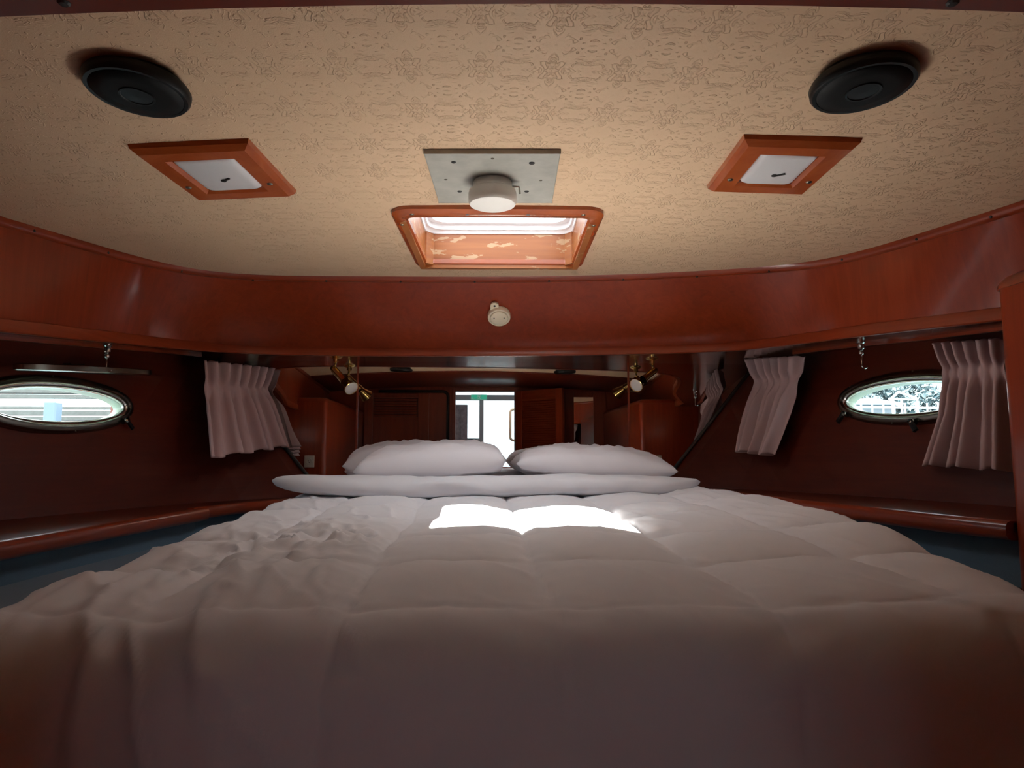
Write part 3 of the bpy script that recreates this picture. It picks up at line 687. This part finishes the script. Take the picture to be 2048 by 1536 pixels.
# ---- duvet
def fbm(x, y, z, s, o=3): return noise.fractal(Vector((x * s, y * s, z * s)), 1.0, 2.0, o)
def smoothstep(a, b_, x): t = min(1, max(0, (x - a) / (b_ - a))); return t * t * (3 - 2 * t)
XLk = ([.6, .9, 1.4, 1.8, 2.5, 2.8, 3.17], [-.70, -.70, -.70, -.715, -.75, -.72, -.60]); XRk = ([.6, 1.05, 1.4, 1.75, 2.5, 2.8, 3.17], [.77, .83, .92, .96, .91, .84, .68])
RD = .12
YFc, YH = .90, 3.165
def ztop(y, x):
    z = np.interp(y, [.6, .9, 1.4, 1.8, 2.5, 2.7, 3.17], [-.205, -.193, -.170, -.155, -.147, -.130, -.125])
    return z + .02 * smoothstep(.35, .9, x) - .012 * smoothstep(.2, .6, -x)
def duvet_point(u, v):
    """u: metres across from the centre line of the bed, v: metres along; beyond the edges the cloth hangs"""
    yv = min(max(v, YFc), YH)
    xl = np.interp(yv, *XLk) + RD; xr = np.interp(yv, *XRk) - RD
    uc = min(max(u, xl), xr); du_ = u - uc; dv_ = v - yv if v < YFc else 0.0
    d = math.hypot(du_, dv_); z = ztop(yv, uc); x, y = uc, yv
    nx, ny, nz = 0.0, 0.0, 1.0
    if d > 1e-9:
        dx, dy = du_ / d, dv_ / d; a = d / RD
        if a < math.pi / 2:
            r = RD * math.sin(a); z -= RD * (1 - math.cos(a)); nx, ny, nz = dx * math.sin(a), dy * math.sin(a), math.cos(a)
        else:
            r = RD; z -= RD + (d - RD * math.pi / 2); nx, ny, nz = dx, dy, 0.0
        x += dx * r; y += dy * r
    # quilting
    CWd, CHd = .275, .30; u0, v0 = .098, 1.2
    cu_ = ((u - u0) / CWd); cv_ = ((v - v0) / CHd)
    cu_ += .05 * fbm(u, v, 3.1, 2.0, 2); cv_ += .05 * fbm(u, v, 9.7, 2.0, 2)
    qu = abs(math.sin(math.pi * cu_)); qv = abs(math.sin(math.pi * cv_))
    q = (qu ** .33) * (qv ** .28)
    depth = (.028 - .014 * smoothstep(1.08, .92, v)) - .008 * smoothstep(RD, RD * 2, d)
    hgt = depth * (q - .75)
    hgt += .007 * (1 - q) * fbm(u, v, 5.5, 16.0, 2)
    # soft lumps and creases
    hgt += .008 * fbm(u, v, 1.3, 3.0, 2)
    ang = .5 * math.sin(2.0 * u); w = fbm(u * 4 + v * 1.5, v * 1.3 - u * .7, 4.2, 2.2, 3)
    crease = (1 - abs(w)) ** 6
    hgt += .006 * crease * (.35 + 1.0 * smoothstep(-.05, -.4, u) + .5 * smoothstep(.4, .8, u))
    # tucked-in, crumpled part near the port side
    g = math.exp(-((u + .38) / .17) ** 2 - ((v - 1.42) / .22) ** 2)
    w2 = fbm(u * 1.4 + .4 * v, v * 1.2 - .6 * u, 7.7, 6.0, 3); hgt += g * (.028 * (1 - abs(w2)) ** 4 - .012)
    # long folds running fore and aft on the port side of the foot
    gl = smoothstep(-.12, -.34, u) * smoothstep(1.55, 1.1, v)
    if gl > 0:
        w3 = fbm(u * 8 + .8 * v, v * 1.1 + .3 * u, 2.2, 1.0, 2); hgt += gl * (.013 * (1 - min(1, abs(w3) * 1.6)) ** 2 - .004)
    # folds of the hanging front
    if dv_ < 0 and d > RD:
        hgt += .012 * math.sin(9 * u + 2.2 * fbm(u, v, .3, 2.5, 2) + 3 * v) * min(1, (d - RD) / .2)
    return (x + nx * hgt, y + ny * hgt, z + nz * hgt)
def hang(v, x):
    """length of cloth past the edge: free over the foot, down to the berth platform further forward"""
    k = ztop(v, x) + .288; d = RD * math.acos(max(-1, 1 - k / RD)) if k < RD else k - RD + RD * math.pi / 2
    t = smoothstep(1.20, 1.33, v); return .30 * (1 - t) + d * t
vs_ = np.linspace(.36, YH, 400); rows = []
for v in vs_:
    yv = min(max(v, YFc), YH); a = np.interp(yv, *XLk) + RD; b_ = np.interp(yv, *XRk) - RD
    rows.append([duvet_point(u, v) for u in np.linspace(a - hang(yv, a), b_ + hang(yv, b_), 320)])
bm = bmesh.new()
loft(bm, rows)
duv = obj('duvet', bm, 'duvet', smooth=True); tag(duv, 'white quilted duvet spread over the whole bed', 'duvet')
md_ = duv.modifiers.new('thickness', 'SOLIDIFY'); md_.thickness = .012; md_.offset = -1

# ---- pillows
def pillow(name, c, w, dpt_, hgt, rot, label, seed, tilt=0.0, exps=(.5, .5), group=None, roll=0.0):
    bm = bmesh.new(); n = 34; m = 26
    Rm = Matrix.Rotation(rot, 3, 'Z') @ Matrix.Rotation(tilt, 3, 'X') @ Matrix.Rotation(roll, 3, 'Y')
    def pt(i, j, s):
        u = -1 + 2 * i / n; v = -1 + 2 * j / m
        pin = 1 - .10 * (1 - abs(u) ** 2) * abs(v) ** 6 * 0
        e = max(0, (1 - abs(u) ** 2.6)) ** exps[0] * max(0, (1 - abs(v) ** 2.6)) ** exps[1]
        x = u * w / 2 * (1 - .07 * (1 - v * v) * 0 - .05 * (1 - abs(u)) * 0); x *= 1 - .05 * (1 - v ** 2)
        y = v * dpt_ / 2 * (1 - .06 * (1 - u ** 2))
        z = s * hgt / 2 * e * (1.0 if s > 0 else .75)
        z += .014 * fbm(u * 2 + seed, v * 2, s * 2.0, 1.0, 3) * e + .012 * (1 - abs(fbm(u * 1.5 + v * 2, seed + v, 3.3, 1.6, 3))) ** 5 * e * s
        x += .004 * fbm(u, v * 3, seed, 1.5, 2)
        return Vector(c) + Rm @ Vector((x, y, z))
    top = [[bm.verts.new(pt(i, j, 1)) for i in range(n + 1)] for j in range(m + 1)]
    bot = [[top[j][i] if (i in (0, n) or j in (0, m)) else bm.verts.new(pt(i, j, -1)) for i in range(n + 1)] for j in range(m + 1)]
    for j in range(m):
        for i in range(n):
            bm.faces.new((top[j][i], top[j][i + 1], top[j + 1][i + 1], top[j + 1][i]))
            try: bm.faces.new((bot[j][i], bot[j + 1][i], bot[j + 1][i + 1], bot[j][i + 1]))
            except ValueError: pass
    o = obj(name, bm, 'pillow', smooth=True); tag(o, label, 'pillow', group); return o
pillow('pillow', (-.178, 2.740, -.046), .57, .385, .172, -.03, 'plump white pillow in front of another one, under the left brass lamp', 1.0, exps=(.34, .42), roll=-.07)
pillow('pillow', (-.325, 3.062, -.052), .53, .225, .20, .04, 'white pillow lying behind the plump one against the mirror', 5.0, exps=(.42, .42))
pillow('pillow', (.445, 2.80, -.052), .63, .44, .165, .02, 'single white pillow with rounded hump, under the right brass lamp', 9.0, exps=(.42, .42), roll=.05)
# long padded roll across the bed
bm = bmesh.new(); n = 90; m = 20; rows = []
for i in range(n + 1):
    s = -1 + 2 * i / n; x = .035 + s * .785; e = max(.0, 1 - abs(s) ** 7) ** .6
    yc = 2.54 + .02 * math.sin(3 * s); zc = -.118 + .018 * abs(s) ** 6 + .004 * math.sin(5 * s)
    hy = .012 + .085 * e; hz_ = .004 + .036 * e * (1 + .15 * fbm(s * 3, 0, 2.0, 1, 2))
    row = []
    for k in range(m):
        a = 2 * math.pi * k / m; ca, sa = math.cos(a), math.sin(a)
        wr = 1 + .16 * fbm(s * 5, ca * .8, sa * .8, 1.0, 3) - .10 * math.exp(-((sa + .15) / .14) ** 2) * (ca < 0)
        row.append((x, yc + hy * np.sign(ca) * abs(ca) ** .8 * wr, zc + hz_ * np.sign(sa) * abs(sa) ** .8 * wr))
    rows.append(row)
sweep(bm, rows); bol = obj('bolster', bm, 'duvet', smooth=True); tag(bol, 'long flat white bolster with pointed ends lying across the bed below the pillows', 'bolster')

# ================================================================== CURTAINS
def curtain(lab, L, Rr, npl, amp, seed, out, clear=.035):
    """L, Rr: stations down the left and right edges as (px, py, Y)"""
    pos = lambda p: atY(p[0], p[1], min(p[2], hullpx(p[0], p[1], clear)[1]))
    Lp = [pos(p) for p in L]; Rp = [pos(p) for p in Rr]; st = np.linspace(0, 1, len(Lp)); st[1] = .21
    nu, nv = 150, 46; rows = []; nrm = np.array(out, float); nrm /= np.linalg.norm(nrm)
    for j in range(nv + 1):
        v = j / nv; a = np.array([np.interp(v, st, [p[k] for p in Lp]) for k in range(3)]); b_ = np.array([np.interp(v, st, [p[k] for p in Rp]) for k in range(3)])
        row = []
        for i in range(nu + 1):
            u = i / nu; ph = 2 * math.pi * npl * (u + .025 * math.sin(7 * u + seed))
            hd = 1 - smoothstep(.14, .24, v); pinch = math.exp(-((v - .215) / .045) ** 2); low = smoothstep(.2, .5, v)
            s = math.sin(ph); 
            o_ = amp * (hd * np.sign(s) * abs(s) ** .6 * .9 + .35 * pinch * s + low * (np.sign(s) * abs(s) ** .7 * .95 + .6 * math.sin(ph * .5 + seed) * v))
            o_ += amp * (.75 - .2 * low)
            o_ += .012 * low * fbm(u * 3, v * 1.2, seed, 1.6, 2)
            p = a * (1 - u) + b_ * u + nrm * o_
            p[2] += (-.006 * abs(math.sin(ph)) if j == 0 else 0) + .006 * low * v * math.sin(ph * .5 + seed)
            row.append(p)
        rows.append(row)
    bm = bmesh.new(); loft(bm, rows); o = obj('curtain', bm, 'curtain', smooth=True)
    tag(o, lab, 'curtain')
    md = o.modifiers.new('thickness', 'SOLIDIFY'); md.thickness = .002; return o
curtain('short pleated dusty-pink curtain beside the opened port', [(398, 720, 2.84), (402, 765, 2.80), (406, 850, 2.70), (410, 917, 2.62)], [(541, 736, 3.185), (528, 776, 3.185), (552, 832, 3.185), (575, 892, 3.185)], 7, .026, 1.0, (.75, -.65, 0))
curtain('short pleated dusty-pink curtain hanging between mirror and right port, narrowing downwards', [(1500, 718, 3.03), (1517, 760, 3.01), (1496, 830, 2.98), (1481, 902, 2.94)], [(1611, 711, 2.66), (1605, 752, 2.66), (1582, 830, 2.70), (1551, 911, 2.72)], 6, .027, 3.0, (-.95, -.3, 0), .045)
curtain('wide pleated dusty-pink curtain covering one end of the right port', [(1873, 686, 2.3), (1891, 734, 2.3), (1882, 830, 2.3), (1845, 929, 2.3)], [(2010, 676, 2.05), (2014, 726, 2.05), (2020, 830, 2.05), (2028, 942, 2.05)], 6, .024, 5.0, (-.9, -.4, 0), .045)
# curtain tracks under the soffit
def track(i0, i1, lab):
    bm = bmesh.new(); rows = []
    for i in range(i0, i1):
        p = E0[i] * .42 + SOF[i] * .58
        rows.append([p + OUT[i] * a + np.array([0, 0, z]) for a, z in ((-.008, .004), (.008, .004), (.008, -.008), (-.008, -.008))])
    sweep(bm, rows); tag(obj('curtain_track', bm, 'wood_h'), lab, 'curtain track')
track(9, 24, 'slim curtain track under the soffit above the opened port'); track(K - 27, K - 8, 'slim curtain track under the soffit above the right port')

# ================================================================== CEILING FITTINGS
def quad_frame(px, off):
    P = [ceilpx(*p, off) for p in px]; c = sum(P) / 4
    u = (P[1] - P[0] + P[2] - P[3]); u[2] = 0; hu = np.linalg.norm(u) / 4; u /= np.linalg.norm(u)
    v = np.array([-u[1], u[0], 0]); w_ = (P[3] - P[0] + P[2] - P[1]) / 2; hv = abs(w_ @ v) / 2
    eps = .05; zc_ = lambda p: ceil_z(p[0], p[1])
    u3 = u.copy(); u3[2] = (zc_(c + u * eps) - zc_(c - u * eps)) / (2 * eps); u3 /= np.linalg.norm(u3)
    v3 = v.copy(); v3[2] = (zc_(c + v * eps) - zc_(c - v * eps)) / (2 * eps); v3 /= np.linalg.norm(v3)
    n = np.cross(u3, v3); n *= -1 if n[2] > 0 else 1
    c[2] = zc_(c); return c, u3, v3, n, hu, hv
def square_light(px, lab):
    c, u, v, n, hu, hv = quad_frame(px, .012); t = empty('ceiling_light', c, lab, 'light')
    P = lambda a, b_, h_: c + u * a + v * b_ + n * h_
    iw = hu - .062; ih = hv - .062
    for k, (A, B, C_, D_) in enumerate([((-hu, -hv), (hu, -hv), (iw, -ih), (-iw, -ih)), ((hu, -hv), (hu, hv), (iw, ih), (iw, -ih)), ((hu, hv), (-hu, hv), (-iw, ih), (iw, ih)), ((-hu, hv), (-hu, -hv), (-iw, -ih), (-iw, ih))]):
        bm = bmesh.new()
        def st(o_, i_): 
            o_ = np.array(o_); i_ = np.array(i_); d = i_ - o_; L = np.abs(d).max(); d = d / L
            q = [o_, o_ + d * .004, o_ + d * .016, i_ - d * .008, i_, i_]
            return [P(*a, h_) for a, h_ in zip(q, (-.004, .010, .021, .021, .014, -.004))]
        sweep(bm, [st(A, D_), st(B, C_)]); obj('frame_piece', bm, 'teak', t)
    bm = bmesh.new()
    rows = []
    for ins, h_, rr in ((.0, .002, .012), (.002, .014, .014), (.006, .018, .018), (.014, .020, .02)):
        rows.append([P(a, b_, h_) for a, b_ in rrect(0, 0, iw - ins, ih - ins, rr)])
    vv = loft(bm, rows, close_u=True); bm.faces.new(vv[-1]); bm.faces.new(list(reversed(vv[0]))); df = sharp(obj('diffuser', bm, 'lens', t), 50)
    bm = bmesh.new(); lathe(bm, P(.0, .02, .019), n, [(0, 0), (.007, 0), (.006, .003), (0, .004)], 12); obj('catch', bm, 'darkslot', df)
    bm = bmesh.new(); obox(bm, P(.01, .012, .022), [u * .8 - v * .6, u * .6 + v * .8, n], (.012, .002, .0015)); obj('catch_tab', bm, 'darkslot', df)
    for s in (-1, 1): screw(P(s * (hu - .032), .05, .021), n, t, s=1.6)
square_light([(262, 297), (505, 287), (588, 390), (383, 400)], 'square wooden-framed ceiling light on the side of the opened port')
square_light([(1490, 278), (1728, 286), (1612, 387), (1410, 381)], 'square wooden-framed ceiling light on the side of the tall locker')
def speaker(p, lab):
    c = ceilpx(*p, .025); c[2] = ceil_z(c[0], c[1]); t = empty('ceiling_speaker', c, lab, 'speaker')
    n = np.array([.06 * (c[0] - CX), -.02, -1.0]); n /= np.linalg.norm(n)
    bm = bmesh.new(); lathe(bm, c - n * .003, n, [(0, 0), (.072, 0), (.072, .010), (.084, .011), (.087, .016), (.086, .026), (.082, .031), (.076, .031), (.074, .028), (0, .028)], 64); sharp(obj('speaker_rim', bm, 'black', t), 40)
    bm = bmesh.new(); lathe(bm, c + n * .024, n, [(.076, 0), (.074, .005), (.05, .007), (.0, .008)], 64); obj('grille', bm, 'grille', t, smooth=True)
    bm = bmesh.new(); lathe(bm, c + n * .030, n, [(.030, 0), (.029, .0035), (.026, .0035), (.025, .002), (0, .003)], 32); obj('badge', bm, 'black', t)
speaker((276, 186), 'round black ceiling speaker on the side of the opened port'); speaker((1725, 177), 'round black ceiling speaker on the side of the tall locker')
# drum lamp on its grey panel
c, u, v, n, hu, hv = quad_frame([(848, 306), (1122, 306), (1103, 405), (878, 405)], .009)
t = empty('drum_ceiling_light', c, 'white drum ceiling lamp on a grey screwed panel next to the hatch', 'light')
P = lambda a, b_, h_: c + u * a + v * b_ + n * h_
bm = bmesh.new(); obox(bm, P(0, 0, .004), [u, v, n], (hu, hv, .006), .0015, 1); pl = obj('mounting_panel', bm, 'plate', t)
for a, b_, m_, s in ((-.09, -.11, SCREWD, 1.3), (.09, -.105, SCREWD, 1.6), (-.09, .075, SCREWD, 1.4), (.082, .075, SCREWD, 1.4), (0, -.13, SCREW, .9), (-.118, -.005, SCREW, .9), (.115, 0, SCREW, .9)): screw(P(a, b_, .0098), n, pl, m_, s=s)
lc = P(-.004, .012, .009)
bm = bmesh.new(); lathe(bm, lc, n, [(0, 0), (.046, 0), (.048, .004), (.048, .022), (.044, .024), (0, .024)], 40); sharp(obj('lamp_base', bm, 'white', t))
bm = bmesh.new(); lathe(bm, lc + n * .020, n, [(0, 0), (.050, 0), (.0575, .004), (.0595, .012), (.0595, .032), (.056, .039), (.049, .042), (0, .043)], 48); sharp(obj('lamp_shade', bm, 'white', t))
bm = bmesh.new(); tube(bm, [lc + u * .05 + n * .012, lc + u * .066 + n * .014, lc + u * .068 + n * .03], .003, 8); obj('clip', bm, 'chrome', t)

# smoke detector on the fascia
i = int(np.argmin([abs(p[0] - atY(998, 630, 2.8)[0]) if 8 < k < K - 8 else 9 for k, p in enumerate(E0)]))
b0 = E0[i] + OUT[i] * .004 + np.array([0, 0, .030]); t0 = E1[i]; nn = np.cross(t0 - b0, np.array([1., 0, 0])); nn /= np.linalg.norm(nn); nn *= -1 if nn[1] > 0 else 1
r = ray(998, 630); Pd = r * (b0 @ nn) / (r @ nn); upv = (t0 - b0); upv /= np.linalg.norm(upv); upv -= nn * (upv @ nn); upv /= np.linalg.norm(upv); rtv = np.cross(upv, nn); rtv *= 1 if rtv[0] > 0 else -1
t = empty('alarm_sounder', Pd - nn * .0, 'small round cream alarm unit with a tab on the curved fascia', 'alarm')
bm = bmesh.new(); lathe(bm, Pd - nn * .002, nn, [(0, 0), (.048, 0), (.048, .018), (.045, .022), (.041, .022), (.040, .019), (0, .019)], 40); sharp(obj('alarm_body', bm, 'cream', t))
bm = bmesh.new(); lathe(bm, Pd + nn * .017, nn, [(0, 0), (.037, 0), (.036, .006), (.033, .008), (0, .008)], 36); fc = sharp(obj('alarm_face', bm, 'cream', t))
tabc = Pd + upv * .056 - rtv * .018
bm = bmesh.new(); rows = []
for h_ in (-.001, .008):
    rows.append([tabc + nn * h_ + rtv * .017 * math.cos(a) + upv * .017 * math.sin(a) for a in np.linspace(0, math.pi, 12)] + [tabc + nn * h_ - rtv * .017 - upv * .03, tabc + nn * h_ + rtv * .017 - upv * .03])
sweep(bm, rows); tb = obj('mounting_tab', bm, 'cream', t)
screw(tabc + nn * .008, nn, tb, SCREWD, s=1.1)
for s in (-1, 1): screw(Pd + nn * .0245 + rtv * s * .021 + upv * .004, nn, fc, SCREW, s=.7)

# brass spot lamps under the soffit
def spot(base, face_px, lab, sgn):
    base = np.array(base); t = empty('brass_spot_lamp', base, lab, 'lamp')
    bm = bmesh.new(); lathe(bm, base, (0, 0, -1), [(0, -.004), (.030, -.004), (.030, .004), (.022, .010), (.013, .012), (.012, .026), (0, .028)], 28); sharp(obj('ceiling_rose', bm, 'brass', t))
    piv = base + np.array([sgn * -.006, -.005, -.062])
    bm = bmesh.new(); tube(bm, [base + np.array([0, 0, -.02]), base + np.array([sgn * -.003, -.002, -.045]), piv], .0055, 10); obj('stem', bm, 'brass', t, smooth=True)
    fc = atY(*face_px, piv[1] - .045); ax = fc - piv; L = np.linalg.norm(ax); ax /= L
    ax2 = ax * .95 + np.array([sgn * .12, -.40, -.12]); ax2 /= np.linalg.norm(ax2)
    bm = bmesh.new(); lathe(bm, piv, ax, [(0, -.018), (.010, -.017), (.014, -.008), (.016, .0), (.016, L * .45), (.020, L * .6)], 24); hb = obj('lamp_barrel', bm, 'brass', t, smooth=True)
    bm = bmesh.new(); lathe(bm, fc - ax2 * .052, ax2, [(0, 0), (.016, .002), (.021, .014), (.026, .034), (.0325, .052), (.031, .053), (.024, .036)], 28); sharp(obj('lamp_cup', bm, 'brass', t), 60)
    bm = bmesh.new(); lathe(bm, fc - ax2 * .006, ax2, [(0, -.01), (.026, -.01), (.0305, .003), (.028, .0065), (.015, .009), (0, .010)], 28); obj('bulb_face', bm, 'white', t, smooth=True)
    kb = piv + np.array([sgn * .0, .03, -.004]); bm = bmesh.new(); lathe(bm, piv, kb - piv, [(0, 0), (.006, 0), (.006, .018), (.011, .02), (.011, .032), (0, .034)], 16); obj('knuckle', bm, 'brass', t, smooth=True)
spot((-.642, 3.045, .434), (703, 777), 'brass spot lamp above the two stacked pillows', 1); spot((.778, 3.037, .434), (1272, 771), 'brass spot lamp above the single pillow', -1)

# stay hooks hanging from the soffit
def hook(px, pytop, pybot, Yh, lab):
    top = atY(px, pytop, Yh); bot = atY(px, pybot, Yh); t = empty('stay_hook', top, lab, 'hook')
    L = top[2] - bot[2]; zt2 = top[2] + .012
    bm = bmesh.new(); lathe(bm, (top[0], top[1], zt2), (0, 0, -1), [(0, 0), (.014, 0), (.014, .012), (.009, .016), (.011, .024), (.011, .032), (.005, .036), (0, .036)], 20); sharp(obj('hook_base', bm, 'chrome', t))
    bm = bmesh.new(); lathe(bm, (top[0], top[1], zt2 - .036), (0, 0, -1), [(0, 0), (.004, 0), (.008, .006), (.008, .014), (.003, .018), (0, .018)], 16); obj('swivel', bm, 'chrome', t, smooth=True)
    bm = bmesh.new(); zb_ = top[2] - L + .008; pts = [(top[0], top[1], zt2 - .05), (top[0], top[1], zb_)] + [(top[0] + .009 * (1 - math.cos(a)), top[1], zb_ - .009 * math.sin(a)) for a in np.linspace(.4, 2.8, 7)]
    tube(bm, pts, .0028, 8); obj('hook_rod', bm, 'chrome', t, smooth=True)
hook(215, 692, 742, 2.33, 'chrome stay hook holding up the open sash of the left port'); hook(1722, 686, 736, 2.28, 'chrome stay hook hanging free above the right port')

# ================================================================== OUTSIDE
bm = bmesh.new(); box(bm, (-90, -90, -2.4), (90, 27.6, -2.21)); tag(obj('water', bm, 'water'), 'harbour water around the boat', 'water', kind='stuff')
# dock wall of grey boards seen through the left port
Yd = 6.2
dk = empty('dock_wall', (-4.2, Yd, -2.2), 'grey boarded dock wall seen through the opened port', 'dock')
for y0, y1 in ((772, 786), (789, 796), (813, 818), (821, 830), (833, 840), (844, 856), (859, 880)):
    a = atY(120, y0, Yd)[2]; b_ = atY(120, y1, Yd)[2]
    bm = bmesh.new(); box(bm, (-6.4, Yd, b_), (-2.9, Yd + .12, a)); obj('plank', bm, 'plank', dk)
for X in (-6.0, -3.1):
    bm = bmesh.new(); box(bm, (X - .06, Yd + .12, -2.2), (X + .06, Yd + .24, .75)); obj('dock_pile', bm, 'plank', dk)
pp_ = empty('dock_post', (atY(106, 820, 5.9)[0], 5.9, -2.2), 'pale blue post standing before the dock wall', 'post')
x = atY(106, 820, 5.9)[0]
bm = bmesh.new(); box(bm, (x - .05, 5.85, -2.2), (x + .05, 5.95, atY(106, 804, 5.9)[2]), .01); obj('post_shaft', bm, 'postwhite', pp_)
bm = bmesh.new(); box(bm, (x - .06, 5.84, -.2), (x + .06, 5.96, -.12), .01); obj('post_band', bm, 'postwhite', pp_)
# shore seen through the right port
bm = bmesh.new(); rows = []
for j in range(9):
    t_ = j / 8; row = []
    for i in range(25):
        x = -10 + 70 * i / 24; y = 26 + 26 * t_
        row.append((x, y, -2.3 + 5.0 * t_ + .5 * fbm(x, y, 0, .15, 3)))
    rows.append(row)
loft(bm, rows); tag(obj('shore_slope', bm, 'hillside', smooth=True), 'dry pale hillside on the far shore', 'hillside', kind='structure')
def leafy(bm, c, r, n, rnd):
    for _ in range(n):
        d = Vector((rnd.gauss(0, 1), rnd.gauss(0, 1), rnd.gauss(0, .8))).normalized() * r * rnd.uniform(.55, 1.0)
        q = Vector(c) + Vector((d.x, d.y, d.z * .8)); a = Vector((rnd.uniform(-1, 1), rnd.uniform(-1, 1), rnd.uniform(-1, 1))).normalized(); b2 = a.orthogonal().normalized(); s = r * .16
        bm.faces.new([bm.verts.new(q + a * s), bm.verts.new(q + b2 * s), bm.verts.new(q - a * s * .9)])
rnd = random.Random(4)
tree_labels = ['round blue-green tree standing left of the white gable frame', 'tall blue-green tree standing behind the white gable frame', 'broad blue-green tree on the far shore beyond the railing', 'small blue-green tree beside the pale shed']
for k, (px, D_, hgt, r) in enumerate([(1762, 32, 3.2, 1.3), (1808, 36, 4.1, 1.5), (1880, 28.5, 2.6, 1.1), (1735, 28.5, 2.4, .7)]):
    X = atY(px, 800, D_)[0]; t = empty('shore_tree', (X, D_, -2.3 + 5.0 * (D_ - 26) / 26), tree_labels[k], 'tree')
    bm = bmesh.new(); gz = -2.3 + 5.0 * (D_ - 26) / 26 + .5 * fbm(X, D_, 0, .15, 3); tube(bm, [(X, D_, gz - .12), (X + .1, D_, .4), (X, D_, hgt - r * .6)], [.22, .16, .1], 8); obj('trunk', bm, 'plank', t)
    bm = bmesh.new(); leafy(bm, (X, D_, hgt - r * .5), r, 900, rnd); o = obj('crown', bm, 'leaf', t); o['kind'] = 'stuff'
X = atY(1722, 800, 22)[0]; sh = empty('shore_shed', (X, 22, -1.2), 'low pale shed on the shore behind the white rail', 'shed')
bm = bmesh.new(); box(bm, (X - 1.2, 21.5, -2.2), (X + .85, 23.5, atY(1722, 812, 22)[2])); obj('shed_wall', bm, 'roofing', sh)
z0 = atY(1722, 812, 22)[2]; bm = bmesh.new(); sweep(bm, [[(X - 1.35, y, z0), (X + 1.0, y, z0), (X + 1.0, y, z0 + .06), (X - .1, y, z0 + .22), (X - 1.35, y, z0 + .06)] for y in (21.3, 23.7)]); obj('shed_roof', bm, 'fence', sh)
gb = empty('gable_frame', (atY(1810, 800, 20)[0], 20, -2), 'white open gable frame of a jetty shelter', 'shelter')
def stick(a, b_, D_, r, nm, par):
    bm = bmesh.new(); tube(bm, [atY(*a, D_), atY(*b_, D_)], r, 6); obj(nm, bm, 'fence', par)
stick((1783, 797), (1797, 784), 20, .035, 'rafter', gb); stick((1797, 784), (1836, 798), 20, .035, 'rafter', gb); stick((1783, 798), (1836, 799), 20, .03, 'tie_beam', gb)
for px in (1785, 1803, 1834):
    a = atY(px, 798, 20); bm = bmesh.new(); tube(bm, [a, (a[0], a[1], -2.2)], .035, 6); obj('shelter_post', bm, 'fence', gb)
rl = empty('jetty_railing', (atY(1770, 815, 17)[0], 17, -2), 'white jetty railing with sloping gangway rail', 'railing')
stick((1690, 814), (1900, 816), 17, .03, 'rail', rl); stick((1778, 797), (1800, 812), 17, .03, 'rail', rl); stick((1725, 801), (1770, 805), 17, .025, 'rail', rl)
for px in range(1700, 1900, 22):
    a = atY(px, 806, 17); bm = bmesh.new(); tube(bm, [a, (a[0], a[1], -2.2)], .022, 6); obj('baluster', bm, 'fence', rl)

# ================================================================== light portals at the openings (they only guide sky sampling)
def portal(name, loc, direction, sx, sy):
    l = bpy.data.lights.new(name, 'AREA'); l.shape = 'RECTANGLE'; l.size = sx; l.size_y = sy
    o = bpy.data.objects.new(name, l); COL.objects.link(o); o.location = V(loc); o.rotation_euler = V(direction).to_track_quat('-Z', 'Y').to_euler()
    l.cycles.is_portal = True
portal('hatch_portal', hloc(0, 0, CT + .06), (0, 0, -1), 2 * OX, 2 * OY)
portal('screen_portal', (.07, YS - .06, .36), (0, 1, 0), .9, 1.06)
for side in (-1, 1):
    c, e1, e2, n = PORTS[side]; portal('port_portal', c - n * .1, n, 2 * A_P, 2 * A_P)
